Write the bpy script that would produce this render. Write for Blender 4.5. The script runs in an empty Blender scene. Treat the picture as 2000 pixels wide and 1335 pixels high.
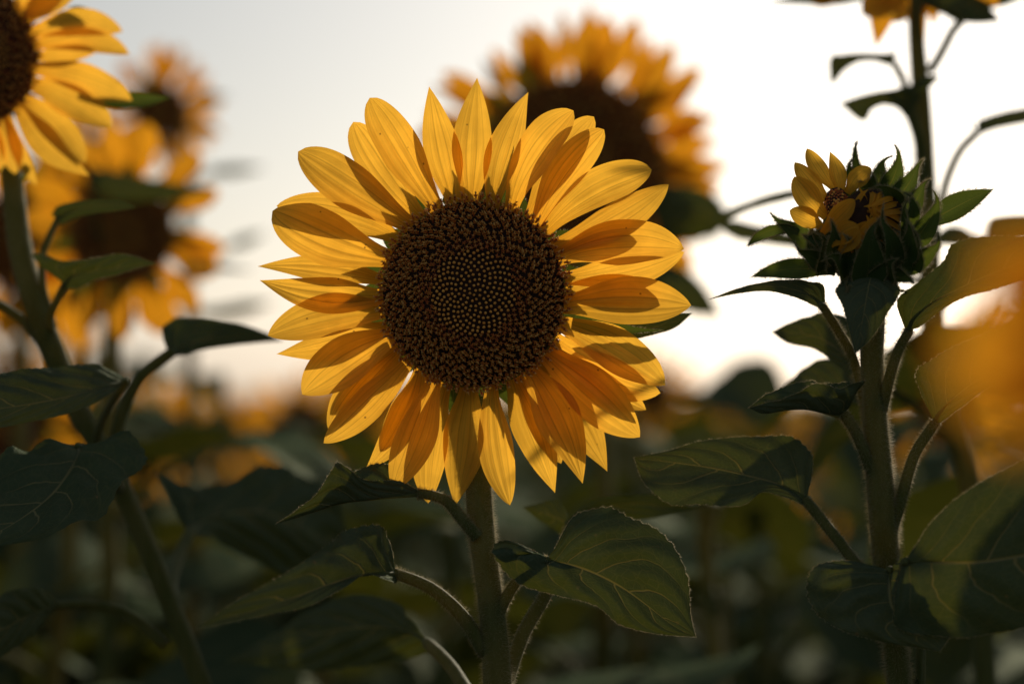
import bpy, math, random
import numpy as np
from mathutils import Vector, Matrix, noise

random.seed(7)
R = math.radians
sc = bpy.context.scene

# ------------------------------------------------------------------ camera
CAMZ = 1.35
PITCH = R(1.36)
LENS = 85.0
FPX = LENS / 36.0 * 2000.0
D = 1.11
cd = bpy.data.cameras.new('camera')
cam = bpy.data.objects.new('camera', cd)
sc.collection.objects.link(cam)
cam.location = (0, 0, CAMZ)
cam.rotation_euler = (math.pi / 2 + PITCH, 0, 0)
cd.lens = LENS
cd.sensor_width = 36
cd.clip_start = 0.02
cd.clip_end = 3000
cd.dof.use_dof = True
cd.dof.focus_distance = D
cd.dof.aperture_fstop = 3.8
sc.camera = cam

# ------------------------------------------------------------------ sky, sun, exposure
SUN_EL, SUN_AZ = R(22), R(20)
w = bpy.data.worlds.new('World')
sc.world = w
w.use_nodes = True
nt = w.node_tree
nt.nodes.clear()
sky = nt.nodes.new('ShaderNodeTexSky')
sky.sky_type = 'NISHITA'
sky.sun_disc = False
sky.sun_elevation = SUN_EL
sky.sun_rotation = SUN_AZ
sky.air_density = 1.0
sky.dust_density = 1.6
sky.ozone_density = 1.0
hsv = nt.nodes.new('ShaderNodeHueSaturation')
hsv.inputs['Saturation'].default_value = 0.54
bg = nt.nodes.new('ShaderNodeBackground')
bg.inputs['Strength'].default_value = 0.053
wo = nt.nodes.new('ShaderNodeOutputWorld')
nt.links.new(sky.outputs[0], hsv.inputs['Color'])
nt.links.new(hsv.outputs[0], bg.inputs['Color'])
nt.links.new(bg.outputs[0], wo.inputs['Surface'])

sl = bpy.data.lights.new('sun', 'SUN')
sl.energy = 3.6
sl.angle = R(0.8)
sl.color = (1.0, 0.86, 0.66)
so = bpy.data.objects.new('sun', sl)
sc.collection.objects.link(so)
sd = Vector((math.sin(SUN_AZ) * math.cos(SUN_EL), math.cos(SUN_AZ) * math.cos(SUN_EL), math.sin(SUN_EL)))
so.rotation_euler = (-sd).to_track_quat('-Z', 'Y').to_euler()
so.location = (2, 4, 5)

sc.view_settings.view_transform = 'Standard'
sc.view_settings.look = 'None'
sc.view_settings.exposure = 0.24
sc.view_settings.gamma = 1.0
sc.render.engine = 'CYCLES'
sc.cycles.max_bounces = 6
sc.cycles.diffuse_bounces = 4
sc.cycles.transmission_bounces = 3
sc.cycles.transparent_max_bounces = 4
sc.cycles.sample_clamp_indirect = 4.0

# ------------------------------------------------------------------ pixel (of the 2000 px photograph) + distance -> place
FW = Vector((0, math.cos(PITCH), math.sin(PITCH)))
UP = Vector((0, -math.sin(PITCH), math.cos(PITCH)))
RT = Vector((1, 0, 0))
CP = Vector((0, 0, CAMZ))
def P(x, y, d=D):
    return CP + FW * d + RT * ((x - 1000) / FPX * d) + UP * ((667.5 - y) / FPX * d)
def mpp(d=D):
    return d / FPX

# ------------------------------------------------------------------ materials
def nodes(name):
    m = bpy.data.materials.new(name)
    m.use_nodes = True
    n = m.node_tree
    n.nodes.clear()
    return m, n
class NT:
    def __init__(s, tree): s.t = tree
    def n(s, typ, **kw):
        x = s.t.nodes.new(typ)
        for k, v in kw.items():
            if k.startswith('i_'):
                x.inputs[k[2:].replace('_', ' ')].default_value = v
            else:
                setattr(x, k, v)
        return x
    def l(s, a, b): s.t.links.new(a, b)
    def math(s, op, a, b=None, c=None, clamp=False):
        x = s.t.nodes.new('ShaderNodeMath'); x.operation = op; x.use_clamp = clamp
        for i, v in enumerate((a, b, c)):
            if v is None: continue
            if isinstance(v, (int, float)): x.inputs[i].default_value = v
            else: s.l(v, x.inputs[i])
        return x.outputs[0]
    def ramp(s, fac, stops, interp='LINEAR'):
        x = s.t.nodes.new('ShaderNodeValToRGB'); x.color_ramp.interpolation = interp
        els = x.color_ramp.elements
        while len(els) < len(stops): els.new(0.5)
        for e, (p, c) in zip(els, stops):
            e.position = p; e.color = (c[0], c[1], c[2], 1) if not isinstance(c, float) else (c, c, c, 1)
        s.l(fac, x.inputs[0])
        return x.outputs[0]
    def mix(s, fac, a, b):
        x = s.t.nodes.new('ShaderNodeMix'); x.data_type = 'RGBA'
        for sock, v in ((x.inputs[0], fac), (x.inputs[6], a), (x.inputs[7], b)):
            if isinstance(v, (int, float)): sock.default_value = v
            elif isinstance(v, tuple): sock.default_value = (v[0], v[1], v[2], 1)
            else: s.l(v, sock)
        return x.outputs[2]
    def smooth(s, v, lo, hi, a=0.0, b=1.0):
        x = s.t.nodes.new('ShaderNodeMapRange'); x.interpolation_type = 'SMOOTHSTEP'
        s.l(v, x.inputs[0])
        for i, k in enumerate((lo, hi, a, b)): x.inputs[i + 1].default_value = k
        return x.outputs[0]

NVEIN = 5.5
VK = 2.1

def petal_mat(name, c_in, c_mid, c_tip, trans, tmix, bump=0.25):
    m, n = nodes(name); g = NT(n)
    uv = g.n('ShaderNodeUVMap')
    sep = g.n('ShaderNodeSeparateXYZ'); g.l(uv.outputs[0], sep.inputs[0])
    oi = g.n('ShaderNodeObjectInfo')
    spn = g.n('ShaderNodeTexVoronoi'); spn.inputs['Scale'].default_value = 150; spn.inputs['Randomness'].default_value = 1
    gp = g.n('ShaderNodeNewGeometry'); g.l(gp.outputs['Position'], spn.inputs['Vector'])
    spc = g.n('ShaderNodeSeparateColor'); g.l(spn.outputs['Color'], spc.inputs[0])
    spot = g.math('MULTIPLY', g.smooth(spn.outputs['Distance'], 0.04, 0.11, 1.0, 0.0), g.math('GREATER_THAN', spc.outputs[0], 0.80))
    comb = g.n('ShaderNodeCombineXYZ')
    g.l(g.math('MULTIPLY', sep.outputs[0], 13.0), comb.inputs[0])
    g.l(g.math('MULTIPLY', sep.outputs[1], 1.6), comb.inputs[1])
    g.l(g.math('MULTIPLY', oi.outputs['Random'], 40.0), comb.inputs[2])
    st = g.n('ShaderNodeTexNoise'); st.inputs['Scale'].default_value = 1.0; st.inputs['Detail'].default_value = 5
    st.inputs['Roughness'].default_value = 0.65
    g.l(comb.outputs[0], st.inputs['Vector'])
    big = g.n('ShaderNodeTexNoise'); big.inputs['Scale'].default_value = 60; big.inputs['Detail'].default_value = 3
    geo = g.n('ShaderNodeNewGeometry'); g.l(geo.outputs['Position'], big.inputs['Vector'])
    base = g.ramp(sep.outputs[1], [(0.0, c_in), (0.35, c_mid), (1.0, c_tip)])
    streak = g.smooth(st.outputs[0], 0.32, 0.72, 0.84, 1.04)
    sm = g.n('ShaderNodeVectorMath', operation='SCALE'); g.l(g.mix(g.math('MULTIPLY', spot, 0.75), base, (0.12, 0.045, 0.01)), sm.inputs[0]); g.l(streak, sm.inputs['Scale'])
    us = g.math('ADD', sep.outputs[0], g.math('MULTIPLY', g.math('SUBTRACT', oi.outputs['Random'], 0.5), 0.08))
    ln_ = None
    for c_, k_ in ((0.38, .85), (0.63, 1.0), (0.22, .5), (0.80, .45), (0.51, .4)):
        m_ = g.math('MULTIPLY', g.smooth(g.math('ABSOLUTE', g.math('SUBTRACT', us, c_)), 0.0, 0.03, 1.0, 0.0), k_)
        ln_ = m_ if ln_ is None else g.math('MAXIMUM', ln_, m_)
    ln_ = g.math('MULTIPLY', ln_, g.smooth(st.outputs[0], 0.3, 0.55, 0.35, 1.0))
    var = g.math('MULTIPLY', g.smooth(big.outputs[0], 0.3, 0.7, 0.88, 1.08), g.math('MULTIPLY_ADD', ln_, -0.34, 1.0))
    sm2 = g.n('ShaderNodeVectorMath', operation='SCALE'); g.l(sm.outputs[0], sm2.inputs[0]); g.l(var, sm2.inputs['Scale'])
    rv = g.math('MULTIPLY_ADD', oi.outputs['Random'], 0.22, 0.88)
    sm3 = g.n('ShaderNodeVectorMath', operation='SCALE'); g.l(sm2.outputs[0], sm3.inputs[0]); g.l(rv, sm3.inputs['Scale'])
    bp = g.n('ShaderNodeBump'); bp.inputs['Strength'].default_value = bump; bp.inputs['Distance'].default_value = 0.001
    g.l(st.outputs[0], bp.inputs['Height'])
    pr = g.n('ShaderNodeBsdfPrincipled'); g.l(sm3.outputs[0], pr.inputs['Base Color'])
    pr.inputs['Roughness'].default_value = 0.6; pr.inputs['Specular IOR Level'].default_value = 0.25
    g.l(bp.outputs[0], pr.inputs['Normal'])
    tr = g.n('ShaderNodeBsdfTranslucent')
    tc = g.n('ShaderNodeVectorMath', operation='MULTIPLY'); g.l(sm3.outputs[0], tc.inputs[0]); tc.inputs[1].default_value = trans
    g.l(tc.outputs[0], tr.inputs[0]); g.l(bp.outputs[0], tr.inputs['Normal'])
    mx = g.n('ShaderNodeMixShader'); mx.inputs[0].default_value = tmix
    g.l(pr.outputs[0], mx.inputs[1]); g.l(tr.outputs[0], mx.inputs[2])
    o = g.n('ShaderNodeOutputMaterial'); g.l(mx.outputs[0], o.inputs[0])
    return m

def leaf_mat(name, front, back, vein, transc, tmix, sheen=0.0, bumpd=0.002, veins=True):
    m, n = nodes(name); g = NT(n)
    uv = g.n('ShaderNodeUVMap')
    sep = g.n('ShaderNodeSeparateXYZ'); g.l(uv.outputs[0], sep.inputs[0])
    oi = g.n('ShaderNodeObjectInfo')
    s = g.math('MULTIPLY_ADD', sep.outputs[0], 2.0, -1.0)
    a = g.math('ABSOLUTE', s)
    v = sep.outputs[1]
    nz = g.n('ShaderNodeTexNoise'); nz.inputs['Scale'].default_value = 5; nz.inputs['Detail'].default_value = 2
    g.l(uv.outputs[0], nz.inputs['Vector'])
    ph = g.math('MULTIPLY_ADD', v, NVEIN, 0.0)
    ph = g.math('SUBTRACT', ph, g.math('MULTIPLY', g.math('POWER', a, 1.2), VK))
    ph = g.math('ADD', ph, g.math('MULTIPLY', g.math('SUBTRACT', nz.outputs[0], 0.5), 0.5))
    ph = g.math('ADD', ph, g.math('MULTIPLY', g.math('GREATER_THAN', s, 0.0), 0.4))
    fr = g.math('ABSOLUTE', g.math('SUBTRACT', g.math('FRACT', g.math('ADD', ph, 10.0)), 0.5))
    side = g.smooth(fr, 0.0, 0.055, 1.0, 0.0)
    side = g.math('MULTIPLY', side, g.smooth(a, 0.2, 0.95, 1.0, 0.12))
    mid = g.smooth(g.math('DIVIDE', a, g.math('MULTIPLY_ADD', v, -0.8, 1.0)), 0.012, 0.05, 1.0, 0.0)
    big = g.math('MAXIMUM', side, mid)
    mp = g.n('ShaderNodeMapping'); mp.inputs['Scale'].default_value = (13, 16, 1); g.l(uv.outputs[0], mp.inputs[0])
    vo = g.n('ShaderNodeTexVoronoi', feature='DISTANCE_TO_EDGE'); vo.inputs['Scale'].default_value = 1.4
    g.l(mp.outputs[0], vo.inputs['Vector'])
    net = g.smooth(vo.outputs['Distance'], 0.0, 0.10, 1.0, 0.0)
    allv = g.math('MAXIMUM', big, g.math('MULTIPLY', net, 0.12)) if veins else mid
    geo = g.n('ShaderNodeNewGeometry')
    cz = g.n('ShaderNodeTexNoise'); cz.inputs['Scale'].default_value = 45; cz.inputs['Detail'].default_value = 5
    g.l(geo.outputs['Position'], cz.inputs['Vector'])
    fc = g.mix(geo.outputs['Backfacing'], front, back)
    dark = tuple(c * 0.62 for c in front)
    fc = g.mix(g.smooth(cz.outputs[0], 0.35, 0.7, 0.45, 0.0), fc, dark)
    yel = g.mix(g.smooth(cz.outputs[0], 0.64, 0.78, 0.0, 0.22), fc, (0.16, 0.12, 0.03))
    col = g.mix(g.math('MULTIPLY', allv, 0.5), yel, vein)
    fine = g.n('ShaderNodeTexNoise'); fine.inputs['Scale'].default_value = 900; fine.inputs['Detail'].default_value = 2
    g.l(geo.outputs['Position'], fine.inputs['Vector'])
    sv = g.n('ShaderNodeTexVoronoi'); sv.inputs['Scale'].default_value = 130
    g.l(geo.outputs['Position'], sv.inputs['Vector'])
    sc_ = g.n('ShaderNodeSeparateColor'); g.l(sv.outputs['Color'], sc_.inputs[0])
    spot = g.math('MULTIPLY', g.smooth(sv.outputs['Distance'], 0.05, 0.16, 1.0, 0.0), g.math('GREATER_THAN', sc_.outputs[0], 0.72))
    col = g.mix(g.math('MULTIPLY', spot, 0.7), col, (0.20, 0.13, 0.06))
    h = g.math('ADD', g.math('MULTIPLY', allv, -0.6), g.math('ADD', g.math('MULTIPLY', cz.outputs[0], 0.5), g.math('MULTIPLY', fine.outputs[0], 0.25)))
    bp = g.n('ShaderNodeBump'); bp.inputs['Strength'].default_value = 0.55; bp.inputs['Distance'].default_value = bumpd
    g.l(h, bp.inputs['Height'])
    df = g.n('ShaderNodeBsdfDiffuse'); g.l(col, df.inputs['Color']); g.l(bp.outputs[0], df.inputs['Normal'])
    gl = g.n('ShaderNodeBsdfGlossy'); gl.inputs['Roughness'].default_value = 0.55
    gl.inputs['Color'].default_value = (.8, .85, .75, 1); g.l(bp.outputs[0], gl.inputs['Normal'])
    pr = g.n('ShaderNodeMixShader'); pr.inputs[0].default_value = 0.022
    g.l(df.outputs[0], pr.inputs[1]); g.l(gl.outputs[0], pr.inputs[2])
    tr = g.n('ShaderNodeBsdfTranslucent')
    tcol = g.mix(g.math('MULTIPLY', allv, 0.6), transc, (transc[0] * 4.2, transc[1] * 2.6, transc[2] * 4))
    g.l(tcol, tr.inputs[0]); g.l(bp.outputs[0], tr.inputs['Normal'])
    mx = g.n('ShaderNodeMixShader'); mx.inputs[0].default_value = tmix
    g.l(pr.outputs[0], mx.inputs[1]); g.l(tr.outputs[0], mx.inputs[2])
    o = g.n('ShaderNodeOutputMaterial'); g.l(mx.outputs[0], o.inputs[0])
    return m

def simple_mat(name, c1, c2, rough=0.6, scale=80, trans=None, tmix=0.0, sheen=0.0, bumpd=0.0006, stretch=None, spec=0.3):
    m, n = nodes(name); g = NT(n)
    geo = g.n('ShaderNodeNewGeometry')
    nz = g.n('ShaderNodeTexNoise'); nz.inputs['Scale'].default_value = scale; nz.inputs['Detail'].default_value = 5
    if stretch:
        mp = g.n('ShaderNodeMapping'); mp.inputs['Scale'].default_value = stretch
        g.l(geo.outputs['Position'], mp.inputs[0]); g.l(mp.outputs[0], nz.inputs['Vector'])
    else:
        g.l(geo.outputs['Position'], nz.inputs['Vector'])
    col = g.mix(g.smooth(nz.outputs[0], 0.3, 0.7), c1, c2)
    bp = g.n('ShaderNodeBump'); bp.inputs['Strength'].default_value = 0.5; bp.inputs['Distance'].default_value = bumpd
    g.l(nz.outputs[0], bp.inputs['Height'])
    pr = g.n('ShaderNodeBsdfPrincipled'); g.l(col, pr.inputs['Base Color'])
    pr.inputs['Roughness'].default_value = rough; pr.inputs['Specular IOR Level'].default_value = spec
    pr.inputs['Sheen Weight'].default_value = sheen
    g.l(bp.outputs[0], pr.inputs['Normal'])
    o = g.n('ShaderNodeOutputMaterial')
    if tmix:
        tr = g.n('ShaderNodeBsdfTranslucent'); tr.inputs[0].default_value = (*trans, 1)
        mx = g.n('ShaderNodeMixShader'); mx.inputs[0].default_value = tmix
        g.l(pr.outputs[0], mx.inputs[1]); g.l(tr.outputs[0], mx.inputs[2]); g.l(mx.outputs[0], o.inputs[0])
    else:
        g.l(pr.outputs[0], o.inputs[0])
    return m

M = {}
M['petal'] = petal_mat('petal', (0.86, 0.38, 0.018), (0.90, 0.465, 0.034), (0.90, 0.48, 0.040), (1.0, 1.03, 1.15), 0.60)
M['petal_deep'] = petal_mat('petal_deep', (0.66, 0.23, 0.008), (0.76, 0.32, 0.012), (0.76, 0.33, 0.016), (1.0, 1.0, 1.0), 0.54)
M['leaf'] = leaf_mat('leaf', (0.052, 0.082, 0.040), (0.066, 0.092, 0.050), (0.30, 0.27, 0.12), (0.11, 0.12, 0.010), 0.14)
M['bract'] = leaf_mat('bract', (0.050, 0.095, 0.026), (0.07, 0.11, 0.035), (0.14, 0.18, 0.06), (0.11, 0.14, 0.015), 0.30, veins=False)
M['stem'] = simple_mat('stem', (0.060, 0.090, 0.024), (0.11, 0.13, 0.045), 0.7, 260, (0.45, 0.36, 0.12), 0.28, sheen=0.1, stretch=(1, 1, 0.08), bumpd=0.001, spec=.15)
M['hair'] = simple_mat('plant_hair', (0.22, 0.25, 0.12), (0.32, 0.33, 0.17), 0.5, 50, (0.9, 0.78, 0.58), 0.55)
M['receptacle'] = simple_mat('receptacle', (0.018, 0.007, 0.003), (0.04, 0.015, 0.006), 0.8, 300)
M['bud'] = simple_mat('closed_floret', (0.72, 0.28, 0.04), (0.90, 0.46, 0.09), 0.55, 700)
M['tube'] = simple_mat('floret_tube', (0.34, 0.07, 0.016), (0.60, 0.17, 0.035), 0.6, 500)
M['lobe'] = simple_mat('floret_lobe', (0.80, 0.27, 0.035), (0.92, 0.42, 0.07), 0.55, 600, (.8, .35, .06), .3)
M['stigma'] = simple_mat('stigma', (0.78, 0.40, 0.10), (0.90, 0.56, 0.18), 0.5, 600, (.8, .45, .1), .3)
M['pollen'] = simple_mat('pollen', (0.92, 0.55, 0.12), (0.95, 0.68, 0.22), 0.6, 500, (.9, .5, .1), .3)
M['soil'] = simple_mat('soil', (0.03, 0.022, 0.015), (0.06, 0.044, 0.03), 0.95, 6, bumpd=0.02)
M['dry'] = simple_mat('dried_leaf', (0.20, 0.11, 0.05), (0.32, 0.19, 0.09), 0.8, 40, (0.4, 0.2, 0.06), 0.3)

# ------------------------------------------------------------------ mesh building
class MB:
    def __init__(s): s.v = []; s.f = []; s.uv = []; s.mi = []
    def add(s, verts, faces, uvs=None, mi=0):
        b = len(s.v); s.v += verts
        s.uv += uvs if uvs else [(0.5, 0.5)] * len(verts)
        s.f += [tuple(i + b for i in f) for f in faces]; s.mi += [mi] * len(faces)
    def mesh(s, name, mats, origin=Vector((0, 0, 0))):
        me = bpy.data.meshes.new(name)
        me.from_pydata([tuple(Vector(p) - origin) for p in s.v], [], s.f)
        if not isinstance(mats, (list, tuple)): mats = [mats]
        for m in mats: me.materials.append(m)
        if len(mats) > 1: me.polygons.foreach_set('material_index', s.mi)
        ul = me.uv_layers.new(name='UVMap')
        li = np.empty(len(me.loops), dtype=np.int32); me.loops.foreach_get('vertex_index', li)
        ul.data.foreach_set('uv', np.array(s.uv, dtype=np.float32)[li].ravel())
        me.polygons.foreach_set('use_smooth', [True] * len(me.polygons))
        me.update()
        return me

def empty(name, loc, label, cat, group=None, rz=0):
    o = bpy.data.objects.new(name, None)
    sc.collection.objects.link(o)
    o.empty_display_size = 0.05
    o.location = loc; o.rotation_euler = (0, 0, rz)
    o['label'] = label; o['category'] = cat
    if group: o['group'] = group
    return o
def origin_of(par):
    while par.parent is not None: par = par.parent
    return Vector(par.location)
def part(name, mb, mats, par, kind=None, label=None):
    me = mb.mesh(name, mats, origin_of(par))
    o = bpy.data.objects.new(name, me)
    sc.collection.objects.link(o); o.parent = par
    if kind: o['kind'] = kind
    if label: o['label'] = label
    return o

def crom(pts, n):
    """Catmull-Rom through pts (lists of floats or Vectors), n samples"""
    A = np.array([list(p) for p in pts], dtype=float)
    k = len(A)
    if k == 2:
        t = np.linspace(0, 1, n)[:, None]; return A[0] * (1 - t) + A[1] * t
    E = np.vstack([2 * A[0] - A[1], A, 2 * A[-1] - A[-2]])
    out = []
    for i in range(n):
        u = i / (n - 1) * (k - 1); j = min(int(u), k - 2); t = u - j
        p0, p1, p2, p3 = E[j], E[j + 1], E[j + 2], E[j + 3]
        out.append(0.5 * (2 * p1 + (p2 - p0) * t + (2 * p0 - 5 * p1 + 4 * p2 - p3) * t * t + (3 * p1 - p0 - 3 * p2 + p3) * t ** 3))
    return np.array(out)

def tube_mb(pts, radii, n=24, sides=12, mb=None, rib=0.0, cap=True):
    """pts world points, radii in metres"""
    mb = mb or MB()
    Q = crom([list(p) + [r] for p, r in zip(pts, radii)], n)
    C = [Vector(q[:3]) for q in Q]; rr = [max(q[3], 1e-5) for q in Q]
    V = []; U = []
    T0 = (C[1] - C[0]).normalized()
    ax = T0.orthogonal().normalized()
    frames = []
    for i, c in enumerate(C):
        T = (C[min(i + 1, n - 1)] - C[max(i - 1, 0)]).normalized()
        ax = (ax - T * ax.dot(T)).normalized(); bi = T.cross(ax)
        frames.append((c, ax.copy(), bi.copy(), rr[i], T))
        for k in range(sides):
            an = 2 * math.pi * k / sides
            r = rr[i] * (1 + rib * math.cos(an * 5))
            V.append(c + (ax * math.cos(an) + bi * math.sin(an)) * r); U.append((k / sides, i / n))
    F = [(i * sides + k, i * sides + (k + 1) % sides, (i + 1) * sides + (k + 1) % sides, (i + 1) * sides + k) for i in range(n - 1) for k in range(sides)]
    if cap:
        F.append(tuple(range(sides - 1, -1, -1))); F.append(tuple((n - 1) * sides + k for k in range(sides)))
    mb.add(V, F, U)
    return mb, frames

def spike(mb, p, d, ln, r, bend=None):
    a = d.orthogonal().normalized(); b = d.cross(a)
    V = [p + a * r, p - a * r * 0.5 + b * r * 0.87, p - a * r * 0.5 - b * r * 0.87]
    if bend is None:
        V.append(p + d * ln); F = [(0, 1, 3), (1, 2, 3), (2, 0, 3)]
    else:
        q = p + d * ln * 0.5
        V += [q + a * r * 0.7, q - a * r * 0.35 + b * r * 0.6, q - a * r * 0.35 - b * r * 0.6, p + (d + bend).normalized() * ln]
        F = [(0, 1, 4, 3), (1, 2, 5, 4), (2, 0, 3, 5), (3, 4, 6), (4, 5, 6), (5, 3, 6)]
    mb.add(V, F)

def hair_on_tube(frames, count, ln, rng, r=0.000055, t0=0.0, t1=1.0):
    mb = MB(); n = len(frames)
    for _ in range(count):
        u = (t0 + (t1 - t0) * rng.random()) * (n - 1.001); i = int(u); f = u - i
        c0, a0, b0, r0, T0 = frames[i]; c1, a1, b1, r1, T1 = frames[i + 1]
        c = c0.lerp(c1, f); rr = r0 * (1 - f) + r1 * f
        an = rng.uniform(0, 2 * math.pi)
        d = a0 * math.cos(an) + b0 * math.sin(an)
        dd = (d + T0 * rng.uniform(-0.5, 0.3) + Vector((0, 0, -0.2)) + Vector([rng.uniform(-.25, .25) for _ in range(3)])).normalized()
        spike(mb, c + d * rr * 0.97, dd, ln * rng.uniform(0.4, 1.25), r)
    return mb

# ---- blades: petals and bracts
def mkprof(pk, b, p, q):
    T_ = np.linspace(0, 1, 81); W_ = []
    for t in T_:
        u = min(1, t / pk); rise = b + (1 - b) * (u * u * (3 - 2 * u))
        fall = 1.0 if t < pk else max(0, 1 - ((t - pk) / (1 - pk)) ** p) ** q
        W_.append(rise * fall)
    return (list(T_), W_)
PROF_PETAL = mkprof(.54, .34, 2.3, .80)
PROF_ROUND = mkprof(.58, .34, 2.8, .66)
PROF_SHARP = mkprof(.46, .36, 1.75, 1.05)
PROF_BRACT = ([0, .12, .3, .5, .65, .78, .9, 1], [.80, 1.0, .96, .68, .42, .22, .12, .02])
PROF_STRIP = ([0, .2, .5, .8, 1], [.5, .8, 1, .8, .1])
def blade(mb, B, T, width, N, bend=0.0, bow=0.0, cup=0.15, pleat=0.06, twist0=0.0, twist1=0.0, prof=PROF_PETAL,
          nu=18, nv=10, seed=0, curl=0.0, hook=0.0, wavy=0.03):
    """B,T base and tip; N faces the viewer; bend sideways and bow along N are fractions of the length"""
    rng = random.Random(seed)
    L = (T - B).length; dr = (T - B) / L
    N = (N - dr * N.dot(dr)).normalized()
    S = dr.cross(N)                       # to the right going up, seen from the viewer
    c = (B + T) / 2 + S * bend * L * 2 + N * bow * L * 2
    V = []; U = []; rows = []
    p1, p2, p3 = [rng.uniform(0, 6.28) for _ in range(3)]
    wv = rng.uniform(0.6, 1.4)
    for i in range(nu + 1):
        t = i / nu
        t = t * .72 + .28 * math.sin(t * math.pi / 2)
        p = B * (1 - t) ** 2 + c * 2 * t * (1 - t) + T * t * t
        tg = (2 * (1 - t) * (c - B) + 2 * t * (T - c)).normalized()
        n = (N - tg * N.dot(tg)).normalized()
        s_ = tg.cross(n)
        tw = twist0 + (twist1 - twist0) * t
        sv = s_ * math.cos(tw) + n * math.sin(tw); nn = n * math.cos(tw) - s_ * math.sin(tw)
        p = p + n * (curl * L * max(0, t - 0.7) ** 2 * 10) + s_ * (hook * L * max(0, t - 0.75) ** 2 * 9)
        w_ = width * 0.5 * float(np.interp(t, *prof))
        for j in range(nv + 1):
            s = -1 + 2 * j / nv
            edge = 1 + wavy * math.sin(t * 9 * wv + p1 + s * 2)
            off = cup * w_ * (s * s - 0.3) - pleat * w_ * 2.0 * (math.exp(-((s - .26) / .13) ** 2) + math.exp(-((s + .24) / .13) ** 2) + .5 * math.exp(-((s - .6) / .12) ** 2) + .5 * math.exp(-((s + .62) / .12) ** 2)) * min(1, t * 4) * (1 - .5 * t)
            off += wavy * w_ * 2.2 * s * math.sin(t * 6 * wv + p2) * t
            V.append(p + sv * (w_ * s * edge) + nn * off); U.append(((s + 1) / 2, t))
    F = [(i * (nv + 1) + j, i * (nv + 1) + j + 1, (i + 1) * (nv + 1) + j + 1, (i + 1) * (nv + 1) + j) for i in range(nu) for j in range(nv)]
    mb.add(V, F, U)
    return V, nu, nv

def edge_hair(V, nu, nv, rng, count, ln, N, r=0.00007):
    """short hairs along both margins of a grid"""
    mb = MB()
    for _ in range(count):
        i = rng.randrange(0, nu); f = rng.random(); left = rng.random() < 0.5
        j, j2 = (0, 1) if left else (nv, nv - 1)
        p = V[i * (nv + 1) + j].lerp(V[(i + 1) * (nv + 1) + j], f)
        q = V[i * (nv + 1) + j2]
        d = (p - q)
        if d.length < 1e-7: continue
        d = (d.normalized() + Vector([rng.uniform(-.6, .6) for _ in range(3)])).normalized()
        spike(mb, p, d, ln * rng.uniform(.4, 1.2), r)
    return mb

# ---- leaf from stations read off the photograph: each (mx,my, lx,ly, rx,ry)
def leaf_surface(st, d0, d1, kl, kr, bulge=0.12, quilt=0.05, ruffle=0.06, nu=48, nv=26, seed=0, teeth=0.03, dc=0.0):
    rng = random.Random(seed)
    k = len(st)
    rows = []
    for i, s in enumerate(st):
        if len(s) == 2: s = (s[0], s[1], s[0], s[1], s[0], s[1])
        t = i / (k - 1)
        dm = d0 + (d1 - d0) * t + dc * 4 * t * (1 - t)
        m = mpp(dm)
        wl = math.hypot(s[2] - s[0], s[3] - s[1]); wr = math.hypot(s[4] - s[0], s[5] - s[1])
        M_ = P(s[0], s[1], dm); L_ = P(s[2], s[3], dm + kl * wl * m); R_ = P(s[4], s[5], dm + kr * wr * m)
        rows.append(list(M_) + list(L_) + list(R_))
    Q = crom(rows, nu + 1)
    V = []; U = []
    f1, f2 = rng.uniform(2.2, 3.6), rng.uniform(5, 8); a1, a2, a3 = [rng.uniform(0, 6.28) for _ in range(3)]
    for i in range(nu + 1):
        t = i / nu
        m = Vector(Q[i][:3]); l = Vector(Q[i][3:6]); r = Vector(Q[i][6:9])
        i2, i1 = min(i + 1, nu), max(i - 1, 0)
        tg = Vector(Q[i2][:3] - Q[i1][:3]).normalized()
        for j in range(nv + 1):
            s = -1 + 2 * j / nv; a = abs(s)
            e = l if s < 0 else r
            hv = e - m; wd = hv.length
            nrm = hv.cross(tg) if s >= 0 else tg.cross(hv)
            if nrm.length < 1e-9: nrm = -FW.copy()
            nrm.normalize()
            if nrm.dot(FW) > 0: nrm = -nrm
            p = m + hv * a
            ph = t * NVEIN - a ** 1.2 * VK + (0.4 if s > 0 else 0) + 0.5
            o = bulge * wd * 4 * a * (1 - a) * 0.5
            o -= quilt * wd * math.cos(2 * math.pi * ph) * min(1, a * 3) * (1 - 0.4 * a)
            o += ruffle * wd * a * a * (math.sin(t * 6.28 * f1 + a1 + (2 if s > 0 else 0)) + 0.4 * math.sin(t * 6.28 * f2 + a2))
            o += 0.05 * wd * noise.noise(m * 30 + hv * a * 60 + Vector((seed, 0, 0)))
            p = p + nrm * o
            if a > 0.99 and wd > 1e-5: p = p + hv.normalized() * wd * teeth * (1 if (i % 2) else -0.4) * rng.uniform(.3, 1)
            V.append(p); U.append(((s + 1) / 2, t))
    F = [(i * (nv + 1) + j, i * (nv + 1) + j + 1, (i + 1) * (nv + 1) + j + 1, (i + 1) * (nv + 1) + j) for i in range(nu) for j in range(nv)]
    mb = MB(); mb.add(V, F, U)
    return mb, V, nu, nv

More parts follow.
